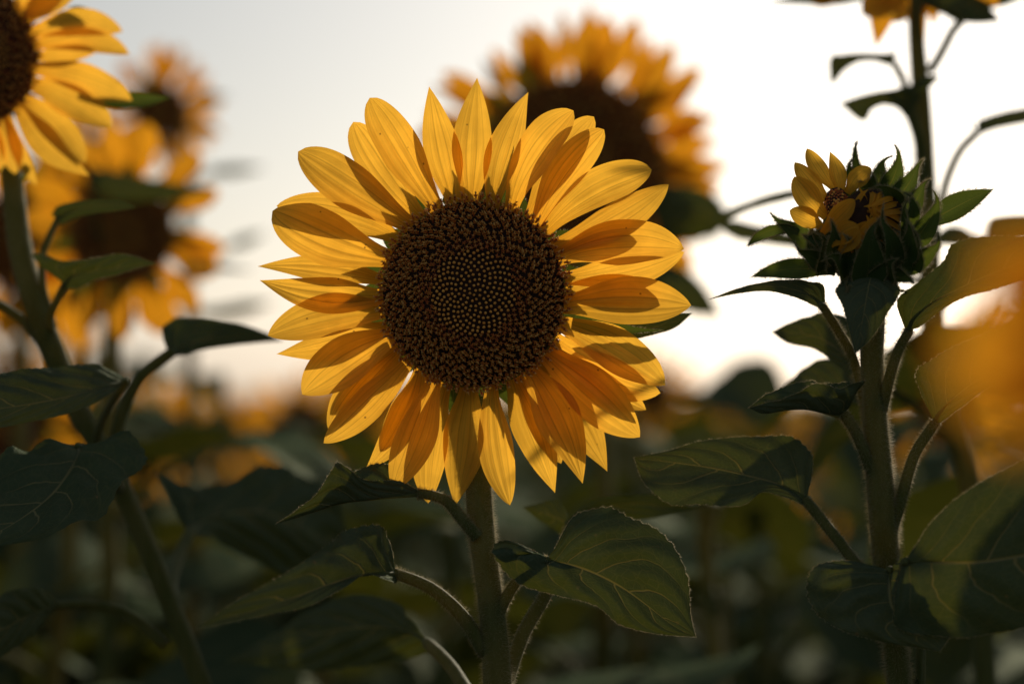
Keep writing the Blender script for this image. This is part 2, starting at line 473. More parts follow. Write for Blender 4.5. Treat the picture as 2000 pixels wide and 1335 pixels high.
def leaf(par, st, d0=D, d1=D, kl=0.2, kr=0.2, pet=None, petr=(4.5, 6), hair=0, label=None, seed=0, pethair=0, **kw):
    """leaf blade = part 'leaf', its petiole a sub-part. pet: list of (x,y,d) from the stem to the blade's base"""
    mb, V, nu, nv = leaf_surface(st, d0, d1, kl, kr, seed=seed, **kw)
    o = part('leaf', mb, M['leaf'], par, label=label)
    rng = random.Random(seed + 99)
    if hair:
        part('leaf_hair', edge_hair(V, nu, nv, rng, hair, 0.0011, None), M['hair'], o, kind='stuff')
    if pet:
        pts = [P(*q) for q in pet]
        r0, r1 = petr[1] * mpp(pet[0][2]), petr[0] * mpp(pet[-1][2])
        rad = [r0 + (r1 - r0) * i / (len(pts) - 1) for i in range(len(pts))]
        ribp = [V[i * (nv + 1) + nv // 2] + FW * 0.0003 for i in range(2, nu // 3 + 4, 4)]
        tb2, fr = tube_mb(pts + ribp, rad + [rad[-1] * (0.04 + .7 * (1 - (i + 1) / len(ribp)) ** 1.3) for i in range(len(ribp))], 44, 10)
        fr = fr[:int(44 * len(pts) / (len(pts) + len(ribp)))]
        part('petiole', tb2, M['stem'], o)
        if pethair:
            part('petiole_hair', hair_on_tube(fr, pethair * 2, 0.0021, rng), M['hair'], o, kind='stuff')
    return o

def stem(par, pts, rad_px, hair=0, hair_t=(0, 1), n=60, rng=random.Random(5), ln=0.0022, ground=True, sides=16):
    w_ = [P(*p) for p in pts]; rr = [r * mpp(p[2]) for r, p in zip(rad_px, pts)]
    if ground:
        e = w_[-1]; b = Vector(par.location)
        dd_ = (w_[-1] - w_[-2]).normalized(); dn = (b - e).normalized()
        q_ = e
        for st_ in (.035, .07, .13, .22, .3):
            dd_ = dd_.lerp((b - q_).normalized(), .45).normalized(); q_ = q_ + dd_ * st_
            w_.append(q_.copy()); rr.append(rr[-1] * 1.05)
        w_ += [q_.lerp(b, .5), b + Vector((0, 0, -0.03))]; rr += [rr[-1] * 1.1, rr[-1] * 1.2]
        n += 24
    mb, fr = tube_mb(w_, rr, n, 24, rib=0.05)
    o = part('stem', mb, M['stem'], par)
    if hair:
        part('stem_hair', hair_on_tube(fr, hair, ln, rng, t0=hair_t[0], t1=hair_t[1]), M['hair'], o, kind='stuff')
    return o, fr

# ---- flower head
def head_disc(par, C, n, upv, R0, R1, dome, depth, detail, seed=0, off=(0, 0), inner=0.46):
    """C centre, n towards the viewer, R0/R1 half axes. Receptacle with green back, then florets"""
    rng = random.Random(seed)
    n = n.normalized(); e1 = upv.cross(n).normalized(); e2 = n.cross(e1)
    if e1.dot(RT) < 0 and n.dot(FW) < 0: e1 = -e1
    def pt(a, r):
        z = dome * (1 - r * r) if r < 1 else 0
        return C + e1 * (math.cos(a) * r * R0) + e2 * (math.sin(a) * r * R1) + n * z
    S = 40 if detail > 1 else 18
    mb = MB(); V = []; F = []
    prof = [(0, None), (.25, None), (.5, None), (.75, None), (.93, None), (1.0, -0.004 / R0)]
    for r, _ in prof:
        for k in range(S):
            V.append(pt(2 * math.pi * k / S, max(r, 0.001)))
    nb = len(prof)
    for i in range(nb - 1):
        for k in range(S): F.append((i * S + k, i * S + (k + 1) % S, (i + 1) * S + (k + 1) % S, (i + 1) * S + k))
    mb.add(V, F, None, 0)
    V = []; F = []
    back = [(1.0, 0.12), (1.02, .22), (1.0, .45), (.8, .75), (.45, .95), (.15, 1.05)]
    for r, z in back:
        for k in range(S):
            a = 2 * math.pi * k / S
            V.append(C + e1 * (math.cos(a) * r * R0) + e2 * (math.sin(a) * r * R1) - n * z * depth)
    for i in range(len(back) - 1):
        for k in range(S): F.append((i * S + k, i * S + (k + 1) % S, (i + 1) * S + (k + 1) % S, (i + 1) * S + k))
    F.append(tuple((len(back) - 1) * S + k for k in range(S)))
    mb.add(V, F, None, 1)
    disc = part('disc', mb, [M['receptacle'], M['bract']], par)
    # florets in a Vogel spiral
    pitch = {3: 1, 2: 1.25, 1: 2.4}[detail]
    NT_ = int({3: 1230, 2: 620, 1: 150}[detail])
    ga = math.pi * (3 - math.sqrt(5))
    buds = MB(); tubes = MB()
    sp = R0 * 1.77 / math.sqrt(NT_)          # mean spacing
    for i in range(NT_):
        r = math.sqrt((i + 0.5) / NT_) * 1.05; a = i * ga
        ca = math.cos(a) * r + off[0] * (1 - r); sa = math.sin(a) * r + off[1] * (1 - r)
        rr_ = math.hypot(ca, sa)
        jx = 0.10 if rr_ < inner else 0.22
        ca += rng.uniform(-jx, jx) * sp / R0; sa += rng.uniform(-jx, jx) * sp / R0
        base = C + e1 * (ca * R0) + e2 * (sa * R1) + n * (dome * (1 - rr_ * rr_))
        rad = (e1 * ca + e2 * sa)
        lean = 0.15 + 0.9 * max(0, rr_ - 0.55) ** 1.0 * 1.6
        dirv = (n + rad * lean).normalized()
        t1 = dirv.orthogonal().normalized(); t2 = dirv.cross(t1)
        jit = lambda s: Vector([rng.uniform(-s, s) for _ in range(3)])
        if rr_ < inner:                       # closed buds, five-cornered with a small cap
            h = sp * (0.45 + 0.45 * rng.random()) * (0.8 + 0.5 * rr_ / inner); w0 = sp * (0.31 + 0.05 * rr_ / inner)
            V = []; ph = rng.uniform(0, 6)
            for z, k in ((0, .8), (h * .7, 1.05), (h, .75)):
                for s in range(5):
                    an = ph + s * 1.2566
                    V.append(base + dirv * z + (t1 * math.cos(an) + t2 * math.sin(an)) * w0 * k * (1 + .1 * rng.uniform(-1, 1)))
            V.append(base + dirv * h * 1.12)
            F = [(L * 5 + s, L * 5 + (s + 1) % 5, L * 5 + 5 + (s + 1) % 5, L * 5 + 5 + s) for L in (0, 1) for s in range(5)]
            F += [(10 + s, 10 + (s + 1) % 5, 15) for s in range(5)]
            buds.add(V, F)
        else:
            f = (rr_ - inner) / (1 - inner)
            young = f < 0.28
            h = sp * (.8 + 1.2 * f if young else rng.uniform(1.0, 1.9))
            dv = (dirv + jit(0.12 if young else 0.28)).normalized()
            # dark tube
            V = []
            for z, k in ((0, .22), (h * .6, .26), (h * .8, .17)):
                for s in range(4):
                    an = s * 1.5708
                    V.append(base + dv * z + (t1 * math.cos(an) + t2 * math.sin(an)) * sp * k)
            V.append(base + dv * h)
            F = [(L * 4 + s, L * 4 + (s + 1) % 4, L * 4 + 4 + (s + 1) % 4, L * 4 + 4 + s) for L in (0, 1) for s in range(4)]
            F += [(8 + s, 8 + (s + 1) % 4, 12) for s in range(4)]
            tubes.add(V, F, None, 0)
            if detail >= 2:
                # corolla lobes round the tube
                for s in range(5 if detail == 3 else 3):
                    an = s * 1.2566 + rng.uniform(-.3, .3)
                    d_ = t1 * math.cos(an) + t2 * math.sin(an)
                    p0 = base + dv * h * 0.5 + d_ * sp * .26
                    spike(tubes_l := tubes, p0, (dv * 0.9 + d_ * rng.uniform(.4, 1.1)).normalized(), sp * rng.uniform(.45, .8), sp * .19)
                    tubes.mi[-3:] = [0 if young and rng.random() < .6 else 1] * 3
                if not young or rng.random() < .7:
                    for s in (-1, 1):
                        d_ = (t1 * math.cos(a) + t2 * math.sin(a)) * s
                        ln = sp * rng.uniform(.35, .95) * (0.6 if young else 1)
                        spike(tubes, base + dv * h * .93, (dv + d_ * rng.uniform(.1, .6)).normalized(), ln, sp * rng.uniform(.17, .24), d_ * rng.uniform(.3, 1.6) + jit(.3))
                        tubes.mi[-6:] = [3 if rng.random() < .15 + .3 * f else 2] * 6
    if buds.v: part('closed_floret', buds, M['bud'], disc, kind='stuff')
    part('open_floret', tubes, [M['tube'], M['lobe'], M['stigma'], M['pollen']], disc, kind='stuff')
    return disc, (e1, e2, n)

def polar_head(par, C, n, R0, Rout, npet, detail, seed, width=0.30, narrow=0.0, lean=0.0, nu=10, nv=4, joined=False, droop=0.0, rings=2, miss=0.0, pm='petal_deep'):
    rng = random.Random(seed)
    upv = Vector((0, 0, 1))
    disc, (e1, e2, nn) = head_disc(par, C, n, upv, R0, R0, R0 * .15, R0 * .55, detail, seed)
    whole = MB()
    for i in range(npet):
        if rng.random() < miss: continue
        a = 2 * math.pi * (i + rng.uniform(-.35, .35)) / npet
        d_ = e1 * math.cos(a) + e2 * math.sin(a)
        ln = (Rout - R0) * rng.uniform(.8, 1.12)
        B = C + d_ * R0 * .93 - nn * 0.004 * (1 + i % rings)
        T = C + d_ * (R0 + ln) + nn * ln * (lean + rng.uniform(-.28, .28)) + (d_.cross(nn)) * ln * rng.uniform(-.18, .18) + Vector((0, 0, -droop * ln))
        mb = whole if joined else MB()
        blade(mb, B, T, ln * width * rng.uniform(.8, 1.15) * (1 - narrow * rng.random()), nn, rng.uniform(-.06, .06), rng.uniform(-.1, .08),
              rng.uniform(.1, .4), .08, rng.uniform(-.4, .4), rng.uniform(-.9, .9) if narrow else rng.uniform(-.4, .4),
              rng.choice([PROF_PETAL, PROF_ROUND, PROF_SHARP]), nu, nv, seed * 91 + i, wavy=.06)
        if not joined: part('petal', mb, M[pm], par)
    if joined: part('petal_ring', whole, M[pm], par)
    wb = MB()
    for i in range(12):
        if not joined: wb = MB()
        a = 2 * math.pi * (i + rng.random()) / 12
        d_ = e1 * math.cos(a) + e2 * math.sin(a)
        B = C + d_ * R0 * .9 - nn * R0 * .2
        blade(wb, B, B + d_ * R0 * rng.uniform(.4, .8) + nn * R0 * rng.uniform(-.3, .1), R0 * .4, nn, prof=PROF_BRACT, nu=6, nv=2, seed=i)
        if not joined: part('bract', wb, M['bract'], par)
    if joined: part('bract_ring', wb, M['bract'], par)
    return disc

# ================================================================== ground
def ground():
    mb = MB()
    ys = [-3, 0, 2, 4, 7, 11, 17, 26, 45, 80, 150, 320, 700, 1500]
    V = []; F = []
    nx = 24
    for y in ys:
        half = 6 + abs(y) * 1.3
        for i in range(nx + 1):
            x = -half + 2 * half * i / nx
            V.append(Vector((x, y, 0.04 * noise.noise(Vector((x * .7, y * .7, 0))) if y < 60 else 0)))
    for j in range(len(ys) - 1):
        for i in range(nx):
            a = j * (nx + 1) + i
            F.append((a, a + 1, a + nx + 2, a + nx + 1))
    mb.add(V, F)
    me = mb.mesh('ground', M['soil'])
    o = bpy.data.objects.new('ground', me); sc.collection.objects.link(o); o['kind'] = 'structure'
ground()

# ================================================================== the field
def generic_leaf_mb(L, W, droop, fold, seed, nu=9, nv=6, mb=None, base=Vector((0, 0, 0)), dirv=Vector((1, 0, 0)), up=Vector((0, 0, 1)), pet=0.3, roll=0.0):
    """heart-shaped leaf on a petiole that rises from base along dirv and lets the blade hang"""
    rng = random.Random(seed)
    mb = mb or MB()
    side = dirv.cross(up).normalized()
    rise = rng.uniform(.35, .8)
    p0 = base; p1 = base + (dirv + up * rise).normalized() * L * pet
    prof = ([0, .06, .2, .38, .6, .8, .93, 1], [.1, .62, .96, 1, .78, .45, .18, .0])
    V = []; U = []
    ang = math.atan(rise) * .6
    p = p1.copy(); step = L / nu
    f = rng.uniform(4, 8); ph = rng.uniform(0, 6)
    for i in range(nu + 1):
        t = i / nu
        d_ = dirv * math.cos(ang) + up * math.sin(ang)
        n_ = up * math.cos(ang) - dirv * math.sin(ang)
        w_ = W * .5 * float(np.interp(t, *prof))
        for j in range(nv + 1):
            s = -1 + 2 * j / nv; a = abs(s)
            q = p + (side * math.cos(roll) + n_ * math.sin(roll)) * s * w_ + n_ * (fold * a * w_ - .5 * a * a * w_ * fold + .14 * w_ * a * math.sin(t * f + ph + s) + .03 * w_ * math.cos(t * NVEIN * 6.28 - a * 8))
            if i == 0: q = q - d_ * 0
            q = q - d_ * (a ** 1.5) * w_ * .35 * (1 - t)
            V.append(q); U.append(((s + 1) / 2, t))
        p = p + d_ * step
        ang -= droop / nu
    F = [(i * (nv + 1) + j, i * (nv + 1) + j + 1, (i + 1) * (nv + 1) + j + 1, (i + 1) * (nv + 1) + j) for i in range(nu) for j in range(nv)]
    mb.add(V, F, U, 0)
    c = p0.lerp(p1, .5) + up * L * .02
    tb, _ = tube_mb([p0, c, p1 + dirv * .01], [L * .022, L * .018, L * .013], 5, 5, cap=False)
    mb.add(tb.v, tb.f, None, 1)
    return mb

def make_plant(seed, H, loc, label, group, detail, rz=0.0, nleaf=13, headdir=None, petals=True, R0=0.045, Rout=0.095):
    rng = random.Random(seed)
    root = empty('sunflower', loc, label, 'sunflower', group, rz)
    loc = Vector(loc)
    root.rotation_euler = (0, 0, 0)
    lean = Vector((rng.uniform(-.05, .05), rng.uniform(-.05, .03), 0))
    top = loc + Vector((0, 0, H)) + lean
    nd = headdir or Vector((rng.uniform(-.35, .25), -1, rng.uniform(-.35, .1))).normalized()
    pts = [loc + Vector((0, 0, -.02)), loc + Vector((0, 0, H * .4)) + lean * .2, loc + Vector((0, 0, H * .8)) + lean * .7,
           top + Vector((0, 0, -.05)) - nd * .035, top - nd * .02]
    tb, _ = tube_mb(pts, [.012, .0105, .008, .006, .009], 12, 7)
    part('stem', tb, M['stem'], root)
    a = rng.uniform(0, 6)
    for i in range(nleaf):
        t = 1 - (i + .6) / (nleaf + 1.5) * .85
        z = H * (t - .03)
        a += 2.4 + rng.uniform(-.4, .4)
        L = rng.uniform(.17, .26) * (0.6 + .55 * min(1, (1 - t) * 4))
        b = loc + Vector((0, 0, z)) + lean * t * t
        mb = generic_leaf_mb(L, L * rng.uniform(.7, .92), rng.uniform(.9, 2.0), rng.uniform(.1, .6), seed * 31 + i,
                             nu=9 if detail > 1 else 6, nv=6 if detail > 1 else 4, base=b,
                             dirv=Vector((math.cos(a), math.sin(a), 0)), pet=rng.uniform(.35, .7), roll=rng.uniform(-.4, .4))
        part('leaf', mb, [M['leaf'], M['stem']], root)
    if petals:
        polar_head(root, top, nd, R0, Rout, rng.randint(19, 25), 1, seed, width=.34, narrow=.4, nu=7 if detail > 1 else 4,
                   nv=4 if detail > 1 else 2, joined=detail < 2)
    return root

def copy_tree(o, parent=None):
    c = o.copy(); sc.collection.objects.link(c)
    if parent is not None: c.parent = parent
    for ch in list(o.children): copy_tree(ch, c)
    return c

FIELD_SEED = 11
rng = random.Random(FIELD_SEED)
G_MID = 'sunflowers standing close behind the front row'
G_FAR = 'sunflowers of the dark field further back'
spots = []
def free(x, y, r):
    return all((x - a) ** 2 + (y - b) ** 2 > r * r for a, b in spots)
# (x px, top y px, distance): nearer plants of the field, set by hand so that the sky shows through where it does
MID = [(2380, 420, 1.45), (640, 900, 2.6), (1330, 905, 2.3), (90, 820, 2.35), (-120, 640, 2.5), (1560, 985, 2.1), (2090, 760, 2.2),  # first plant is unseen, added to shade the lower right leaves
       (420, 985, 2.9), (1010, 960, 2.8), (1905, 800, 3.0), (1180, 830, 3.3), (250, 850, 3.4),
       (1700, 860, 3.5), (580, 835, 3.9), (860, 830, 3.7), (1450, 800, 4.1), (40, 700, 3.9), (1960, 690, 4.2),
       (170, 655, 4.6), (1310, 770, 4.8), (1620, 735, 4.9), (730, 800, 4.7), (400, 850, 5.1), (1050, 760, 5.2), (2050, 640, 5.3), (-90, 560, 5.0),
       (1500, 985, 1.75), (770, 1040, 1.8), (1140, 1010, 2.0), (290, 1010, 2.0), (1960, 1040, 1.8), (30, 960, 1.9),
       (470, 735, 2.7), (1235, 690, 2.6), (1665, 790, 2.8), (225, 690, 2.9), (1440, 930, 3.1)]
mids = []
for i, (px, py, d) in enumerate(MID):
    tp = P(px, py, d)
    spots.append((tp.x, tp.y))
    mids.append((px, py, d, tp))
    make_plant(300 + i, tp.z, Vector((tp.x, tp.y, 0)), 'LABEL_MID_%d' % i, G_MID, 2, nleaf=15, petals=i in (3, 4, 9, 11, 13, 17, 19, 21, 22, 24))

_o = [o for o in sc.objects if o.get('label') == 'LABEL_MID_0'][0]
SHADE_PLANT = _o
protos = [make_plant(500 + k, 1.3, Vector((0, 0, 0)), 'x' if k % 3 == 0 else 'y', G_FAR if k % 3 == 0 else 'flowerless plants of the dark field further back', 1, nleaf=16, petals=k % 3 == 0) for k in range(6)]
n = 0; used = [False] * len(protos); tries = 0
while n < 270 and tries < 20000:
    tries += 1
    d = math.sqrt(rng.uniform(5.2 ** 2, 15 ** 2))
    x = rng.uniform(-1, 1) * (0.26 * d + .7)
    if not free(x, d, .30): continue
    spots.append((x, d))
    k = n % len(protos)
    r = protos[k] if not used[k] else copy_tree(protos[k])
    used[k] = True
    r.location = (x, d, 0); r.rotation_euler = (0, 0, rng.uniform(-.5, .5))
    hz = rng.gauss(1.24, .075) + .008 * (d - 5)
    px = 1000 + x / d * FPX
    if 330 < px < 560 or 1260 < px < 1700: hz -= .12
    s = min(hz, 1.44) / 1.3
    r.scale = (s, s, s)
    n += 1
sc['n_far'] = n

def far_mass():
    rng = random.Random(4)
    lf = MB(); hd = MB()
    for _ in range(1500):
        d = math.sqrt(rng.uniform(15 ** 2, 60 ** 2)); x = rng.uniform(-1, 1) * (.25 * d + 1)
        H = rng.gauss(1.27, .06)
        for k in range(9):
            z = H * rng.uniform(.55, .97); a = rng.uniform(0, 6.28); L = rng.uniform(.12, .22)
            c = Vector((x, d, z)) + Vector((math.cos(a), math.sin(a), 0)) * L * .3
            u_ = Vector((math.cos(a), math.sin(a), rng.uniform(-.7, .1))).normalized() * L
            s_ = Vector((-math.sin(a), math.cos(a), rng.uniform(-.4, .4))) * L * .4
            lf.add([c, c + u_ * .45 + s_, c + u_, c + u_ * .45 - s_], [(0, 1, 2, 3)], [(.5, 0), (1, .5), (.5, 1), (0, .5)])
        if rng.random() < .55: continue
        c = Vector((x, d, H)); R_ = rng.uniform(.07, .10); tilt = rng.uniform(-.4, .3)
        V = [c]; F = []
        for k in range(16):
            an = k / 16 * 6.283; rr = R_ * (1 if k % 2 else .62)
            V.append(c + Vector((math.cos(an) * rr, -.02 + tilt * .05 * math.sin(an), math.sin(an) * rr)))
            F.append((0, k + 1, (k + 1) % 16 + 1))
        hd.add(V, F, [(.5, .5)] * 17, 0)
        V = []
        for z in (-.02, -.035):
            for k in range(8):
                an = k / 8 * 6.283; V.append(c + Vector((math.cos(an) * .045, z, math.sin(an) * .045)))
        hd.add(V, [tuple(range(8, 16))] + [(k, (k + 1) % 8, 8 + (k + 1) % 8, 8 + k) for k in range(8)], None, 1)
    for name, mb, mats, lab in (('field_foliage', lf, M['leaf'], 'dark mass of sunflower leaves in the far field'), ('field_flowers', hd, [M['petal'], M['receptacle']], 'far mass of orange sunflower heads along the horizon')):
        o = bpy.data.objects.new(name, mb.mesh(name, mats)); sc.collection.objects.link(o)
        o['kind'] = 'stuff'; o['label'] = lab; o['category'] = 'sunflower field'
far_mass()

# ================================================================== the main sunflower
def petal_set(par, lst, d0, centre, inset=22, seedb=0, nu=26, nv=22):
    cx, cy = centre
    for i, q in enumerate(lst):
        bx, by, tx, ty, wd, bend, lay, tip, sh = q
        rg = random.Random(seedb + i)
        l = math.hypot(bx - cx, by - cy); bx += (cx - bx) / l * inset; by += (cy - by) / l * inset
        B = P(bx, by, d0 + .004 + lay * .001)
        T = P(tx, ty, d0 + .004 + lay * .001 + tip * .001)
        mb = MB()
        blade(mb, B, T, wd * (1.04 if 12 <= i <= 27 and seedb == 0 else .93) * mpp(d0), -FW, bend, -tip * .0012 + rg.uniform(-.03, .03), rg.uniform(.10, .30), rg.uniform(.03, .075),
              rg.uniform(-.18, .18), rg.uniform(-.5, .5), (PROF_PETAL, PROF_ROUND, PROF_SHARP)[sh], nu, nv, seedb + i * 7, wavy=.03)
        part('petal', mb, M['petal'], par)

main = empty('sunflower', (P(970, 1335, D).x, P(970, 1335, D).y + .01, 0),
             'large golden sunflower in sharp focus at the centre with a full ring of petals', 'sunflower')
C0 = (925, 573)
CEN = P(925, 573, D)
head_disc(main, CEN + FW * .004, -FW + UP * .03, UP, 178 * mpp(), 181 * mpp(), .010, .015, 3, 3, off=(-.08, -.06))
PET = [
 # base x,y   tip x,y    width bend layer tipdepth(mm) shape
 (918, 388, 932, 152, 86, -.01, 2, 4, 2), (966, 392, 1032, 180, 76, -.05, 0, 2, 2), (1005, 402, 1120, 216, 84, -.09, 1, -4, 1),
 (1045, 415, 1160, 228, 74, -.04, 6, 3, 1), (1060, 428, 1180, 253, 82, -.07, 3, -2, 1), (1078, 442, 1273, 332, 84, -.09, 5, 4, 1),
 (1087, 474, 1306, 360, 80, .05, 2, 0, 0), (1095, 503, 1336, 486, 96, -.10, 1, -5, 0), (1105, 540, 1337, 492, 74, .04, 6, 2, 0),
 (1105, 572, 1302, 580, 66, -.06, 7, 3, 0), (1105, 600, 1350, 596, 102, -.03, 2, -3, 0), (1098, 632, 1299, 752, 92, -.05, 1, 2, 0),
 (1083, 655, 1290, 767, 84, .08, 5, 4, 0), (1065, 690, 1250, 853, 94, -.01, 3, -3, 0), (1050, 705, 1186, 920, 90, -.04, 6, 3, 2),
 (1037, 726, 1138, 944, 88, -.05, 2, 0, 2), (1005, 742, 1084, 962, 78, -.01, 5, 4, 2), (966, 760, 996, 986, 66, .05, 1, -3, 0),
 (915, 762, 888, 988, 84, -.02, 3, 2, 2), (868, 757, 836, 982, 66, .05, 6, 3, 0), (842, 745, 767, 956, 76, -.03, 1, -4, 0),
 (810, 728, 712, 920, 68, -.09, 4, 5, 2), (795, 705, 632, 865, 64, -.03, 2, -3, 0), (778, 682, 641, 838, 66, .05, 6, 3, 0),
 (764, 660, 590, 770, 94, .05, 1, -2, 0), (755, 640, 540, 691, 62, -.03, 5, 6, 2), (752, 610, 523, 655, 84, .06, 3, -2, 0),
 (744, 578, 507, 547, 72, -.06, 1, 3, 2), (738, 548, 503, 520, 60, .04, 5, 5, 2), (752, 500, 532, 412, 112, -.04, 1, -6, 1),
 (768, 458, 540, 402, 80, .07, 6, 4, 0), (797, 432, 582, 296, 100, .00, 2, -3, 1), (820, 417, 690, 238, 82, -.04, 6, 4, 1),
 (852, 402, 722, 191, 88, .0, 1, -4, 1), (886, 390, 838, 169, 84, .0, 5, 2, 2),
 (1100, 480, 1262, 452, 60, -.02, 9, 3, 0), (1075, 672, 1262, 800, 70, .02, 10, 4, 0), (772, 692, 655, 800, 60, .0, 10, 4, 0), (1022, 735, 1096, 905, 60, 0, 9, 3, 0), (820, 735, 745, 880, 55, 0, 9, 2, 0),
]
petal_set(main, PET, D, C0)
# green bracts behind the petals
rg = random.Random(21)
for i in range(24):
    a = 2 * math.pi * (i + rg.uniform(-.3, .3)) / 24
    B = P(925 + math.cos(a) * 172, 573 - math.sin(a) * 175, D + .013)
    ln = rg.uniform(48, 85)
    T = P(925 + math.cos(a + rg.uniform(-.1, .1)) * (172 + ln), 573 - math.sin(a) * (175 + ln), D + .018 + rg.uniform(0, .008))
    mb = MB(); V, u_, v_ = blade(mb, B, T, 46 * mpp(), -FW, rg.uniform(-.05, .05), 0, .2, .03, prof=PROF_BRACT, nu=12, nv=6, seed=i)
    o = part('bract', mb, M['bract'], main)
    part('bract_hair', edge_hair(V, u_, v_, rg, 60, .0012, None), M['hair'], o, kind='stuff')
# the one bract whose hooked tip shows between two petals, and the long one under the right-hand petal
for (b, t, wd, cr, bd) in (((978, 400), (1002, 292), 30, .25, .06), ((1120, 628), (1296, 645), 34, 0, .03)):
    mb = MB(); V, u_, v_ = blade(mb, P(*b, D + .008), P(*t, D + .012), wd * mpp(), -FW, bd, 0, .3, .03, prof=PROF_BRACT, nu=20, nv=6, curl=cr)
    o = part('bract', mb, M['bract'], main)
    part('bract_hair', edge_hair(V, u_, v_, rg, 160, .0015, None), M['hair'], o, kind='stuff')

stem(main, [(926, 575, D + .020), (928, 640, D + .034), (931, 760, D + .032), (934, 900, D + .020), (938, 1010, D + .010), (950, 1110, D + .004), (963, 1210, D), (972, 1335, D), (976, 1480, D + .003)],
     [44, 26, 23, 24, 25, 24, 25, 28, 30], hair=14000, hair_t=(.1, .62), ln=.0029)

leaf(main, [(822, 964, 812, 955, 812, 955), (790, 968, 775, 938, 790, 940), (748, 973, 712, 936, 762, 909), (715, 978, 683, 916, 730, 906), (688, 980, 658, 904, 690, 925), (655, 986, 643, 925, 668, 935), (612, 1000, 617, 966, 625, 980), (575, 1012, 580, 996, 582, 1000), (539, 1022)],
     D + .004, D - .02, -.45, .65, pet=[(932, 1048, D + .002), (900, 1010, D), (868, 975, D + .002), (820, 963, D + .004)], petr=(9, 13), hair=900, pethair=900, seed=1, bulge=.1, ruffle=.04)
leaf(main, [(776, 1122, 768, 1108, 775, 1136), (745, 1119, 765, 1068, 765, 1136), (700, 1124, 743, 1028, 715, 1122), (650, 1138, 690, 1032, 665, 1150), (590, 1160, 640, 1062, 605, 1182), (525, 1182, 560, 1118, 530, 1198), (450, 1206, 470, 1168, 455, 1214), (383, 1226)],
     D - .015, D - .10, .5, -.35, pet=[(948, 1275, D), (905, 1205, D - .004), (845, 1150, D - .01), (778, 1121, D - .015)], petr=(11, 15), hair=400, pethair=600, seed=2, bulge=.14, quilt=.05,
     label='long drooping green leaf low on the left of the main stem')
leaf(main, [(1066, 1092, 1082, 1072, 1052, 1080), (1084, 1097, 1102, 1036, 985, 1054), (1104, 1101, 1128, 1003, 962, 1083), (1136, 1110, 1185, 993, 1012, 1134), (1174, 1126, 1240, 1013, 1090, 1162), (1218, 1150, 1303, 1048, 1160, 1180), (1264, 1182, 1340, 1130, 1208, 1216), (1314, 1220, 1349, 1200, 1278, 1236), (1359, 1243)],
     D - .012, D - .005, .35, -.25, pet=[(964, 1215, D), (992, 1160, D - .002), (1022, 1120, D - .006), (1067, 1093, D - .012)], petr=(7, 14), hair=1600, pethair=500, seed=3, bulge=.16, quilt=.045, nu=60, nv=34,
     label='broad heart shaped leaf right of the main stem, pointing down with pale veins')
leaf(main, [(1110, 1040, 1100, 1020, 1110, 1050), (1140, 1000, 1160, 975, 1130, 1035), (1200, 985, 1230, 966, 1190, 1020), (1280, 985, 1300, 968, 1280, 1010), (1330, 990, 1345, 985, 1335, 1000), (1385, 985)],
     D + .06, D + .16, .4, .2, pet=[(985, 1345, D + .004), (1020, 1240, D + .015), (1070, 1150, D + .03), (1110, 1042, D + .06)], petr=(12, 15), pethair=500, seed=4)
leaf(main, [(1130, 1045, 1120, 1040, 1135, 1052), (1105, 1020, 1100, 985, 1130, 1055), (1070, 1005, 1080, 975, 1095, 1045), (1020, 990)],
     D + .08, D + .12, .2, .2, seed=14)
leaf(main, [(838, 1258, 830, 1245, 842, 1262), (815, 1240, 800, 1205, 845, 1275), (760, 1225, 770, 1175, 790, 1285), (690, 1225, 700, 1160, 700, 1300), (610, 1240, 620, 1180, 600, 1310), (530, 1265, 545, 1230, 520, 1300), (440, 1290)],
     D + .09, D + .26, .3, .3, pet=[(1000, 1420, D + .01), (930, 1370, D + .04), (880, 1300, D + .07), (838, 1258, D + .09)], petr=(12, 15), seed=5, quilt=.07)
# a leaf under the right-hand petals and lower leaves on the way to the ground
leaf(main, [(1150, 655, 1145, 645, 1150, 663), (1200, 650, 1200, 622, 1205, 667), (1260, 642, 1262, 612, 1270, 655), (1310, 630, 1310, 612, 1318, 640), (1352, 612)],
     D + .03, D + .05, .3, .3, pet=[(934, 760, D + .04), (1000, 715, D + .05), (1080, 672, D + .055), (1142, 655, D + .05)], petr=(8, 9), seed=6)

def low_leaves(par, base_px, zs, seed):
    rg = random.Random(seed); b = Vector(par.location)
    for i, z in enumerate(zs):
        a = rg.uniform(0, 6.28)
        L = rg.uniform(.15, .2)
        mb = generic_leaf_mb(L, L * .85, rg.uniform(1, 1.9), .3, seed * 7 + i, base=Vector((b.x, b.y, z)), dirv=Vector((math.cos(a), math.sin(a), 0)), pet=.6)
        part('leaf', mb, [M['leaf'], M['stem']], par)
# two unseen leaves added beyond the right edge to shade the lower right corner
leaf(SHADE_PLANT, [(2480, 360, 2470, 340, 2490, 370), (2440, 400, 2320, 330, 2560, 480), (2370, 480, 2180, 400, 2540, 620), (2290, 570, 2090, 540, 2450, 690), (2200, 680, 2070, 660, 2310, 760), (2120, 790)], 1.42, 1.36, .2, .2, seed=201,
     pet=[(2400, 560, 1.46), (2450, 450, 1.45), (2480, 360, 1.42)], petr=(8, 10))
leaf(SHADE_PLANT, [(2560, 560, 2550, 540, 2570, 570), (2520, 600, 2400, 530, 2620, 680), (2450, 680, 2260, 600, 2600, 800), (2370, 780, 2180, 740, 2520, 880), (2290, 880, 2160, 860, 2380, 960), (2230, 980)], 1.50, 1.44, .2, .2, seed=202,
     pet=[(2430, 760, 1.47), (2500, 640, 1.5), (2560, 560, 1.5)], petr=(8, 10))
low_leaves(main, None, (1.0, .86, .72, .55, .4), 3)

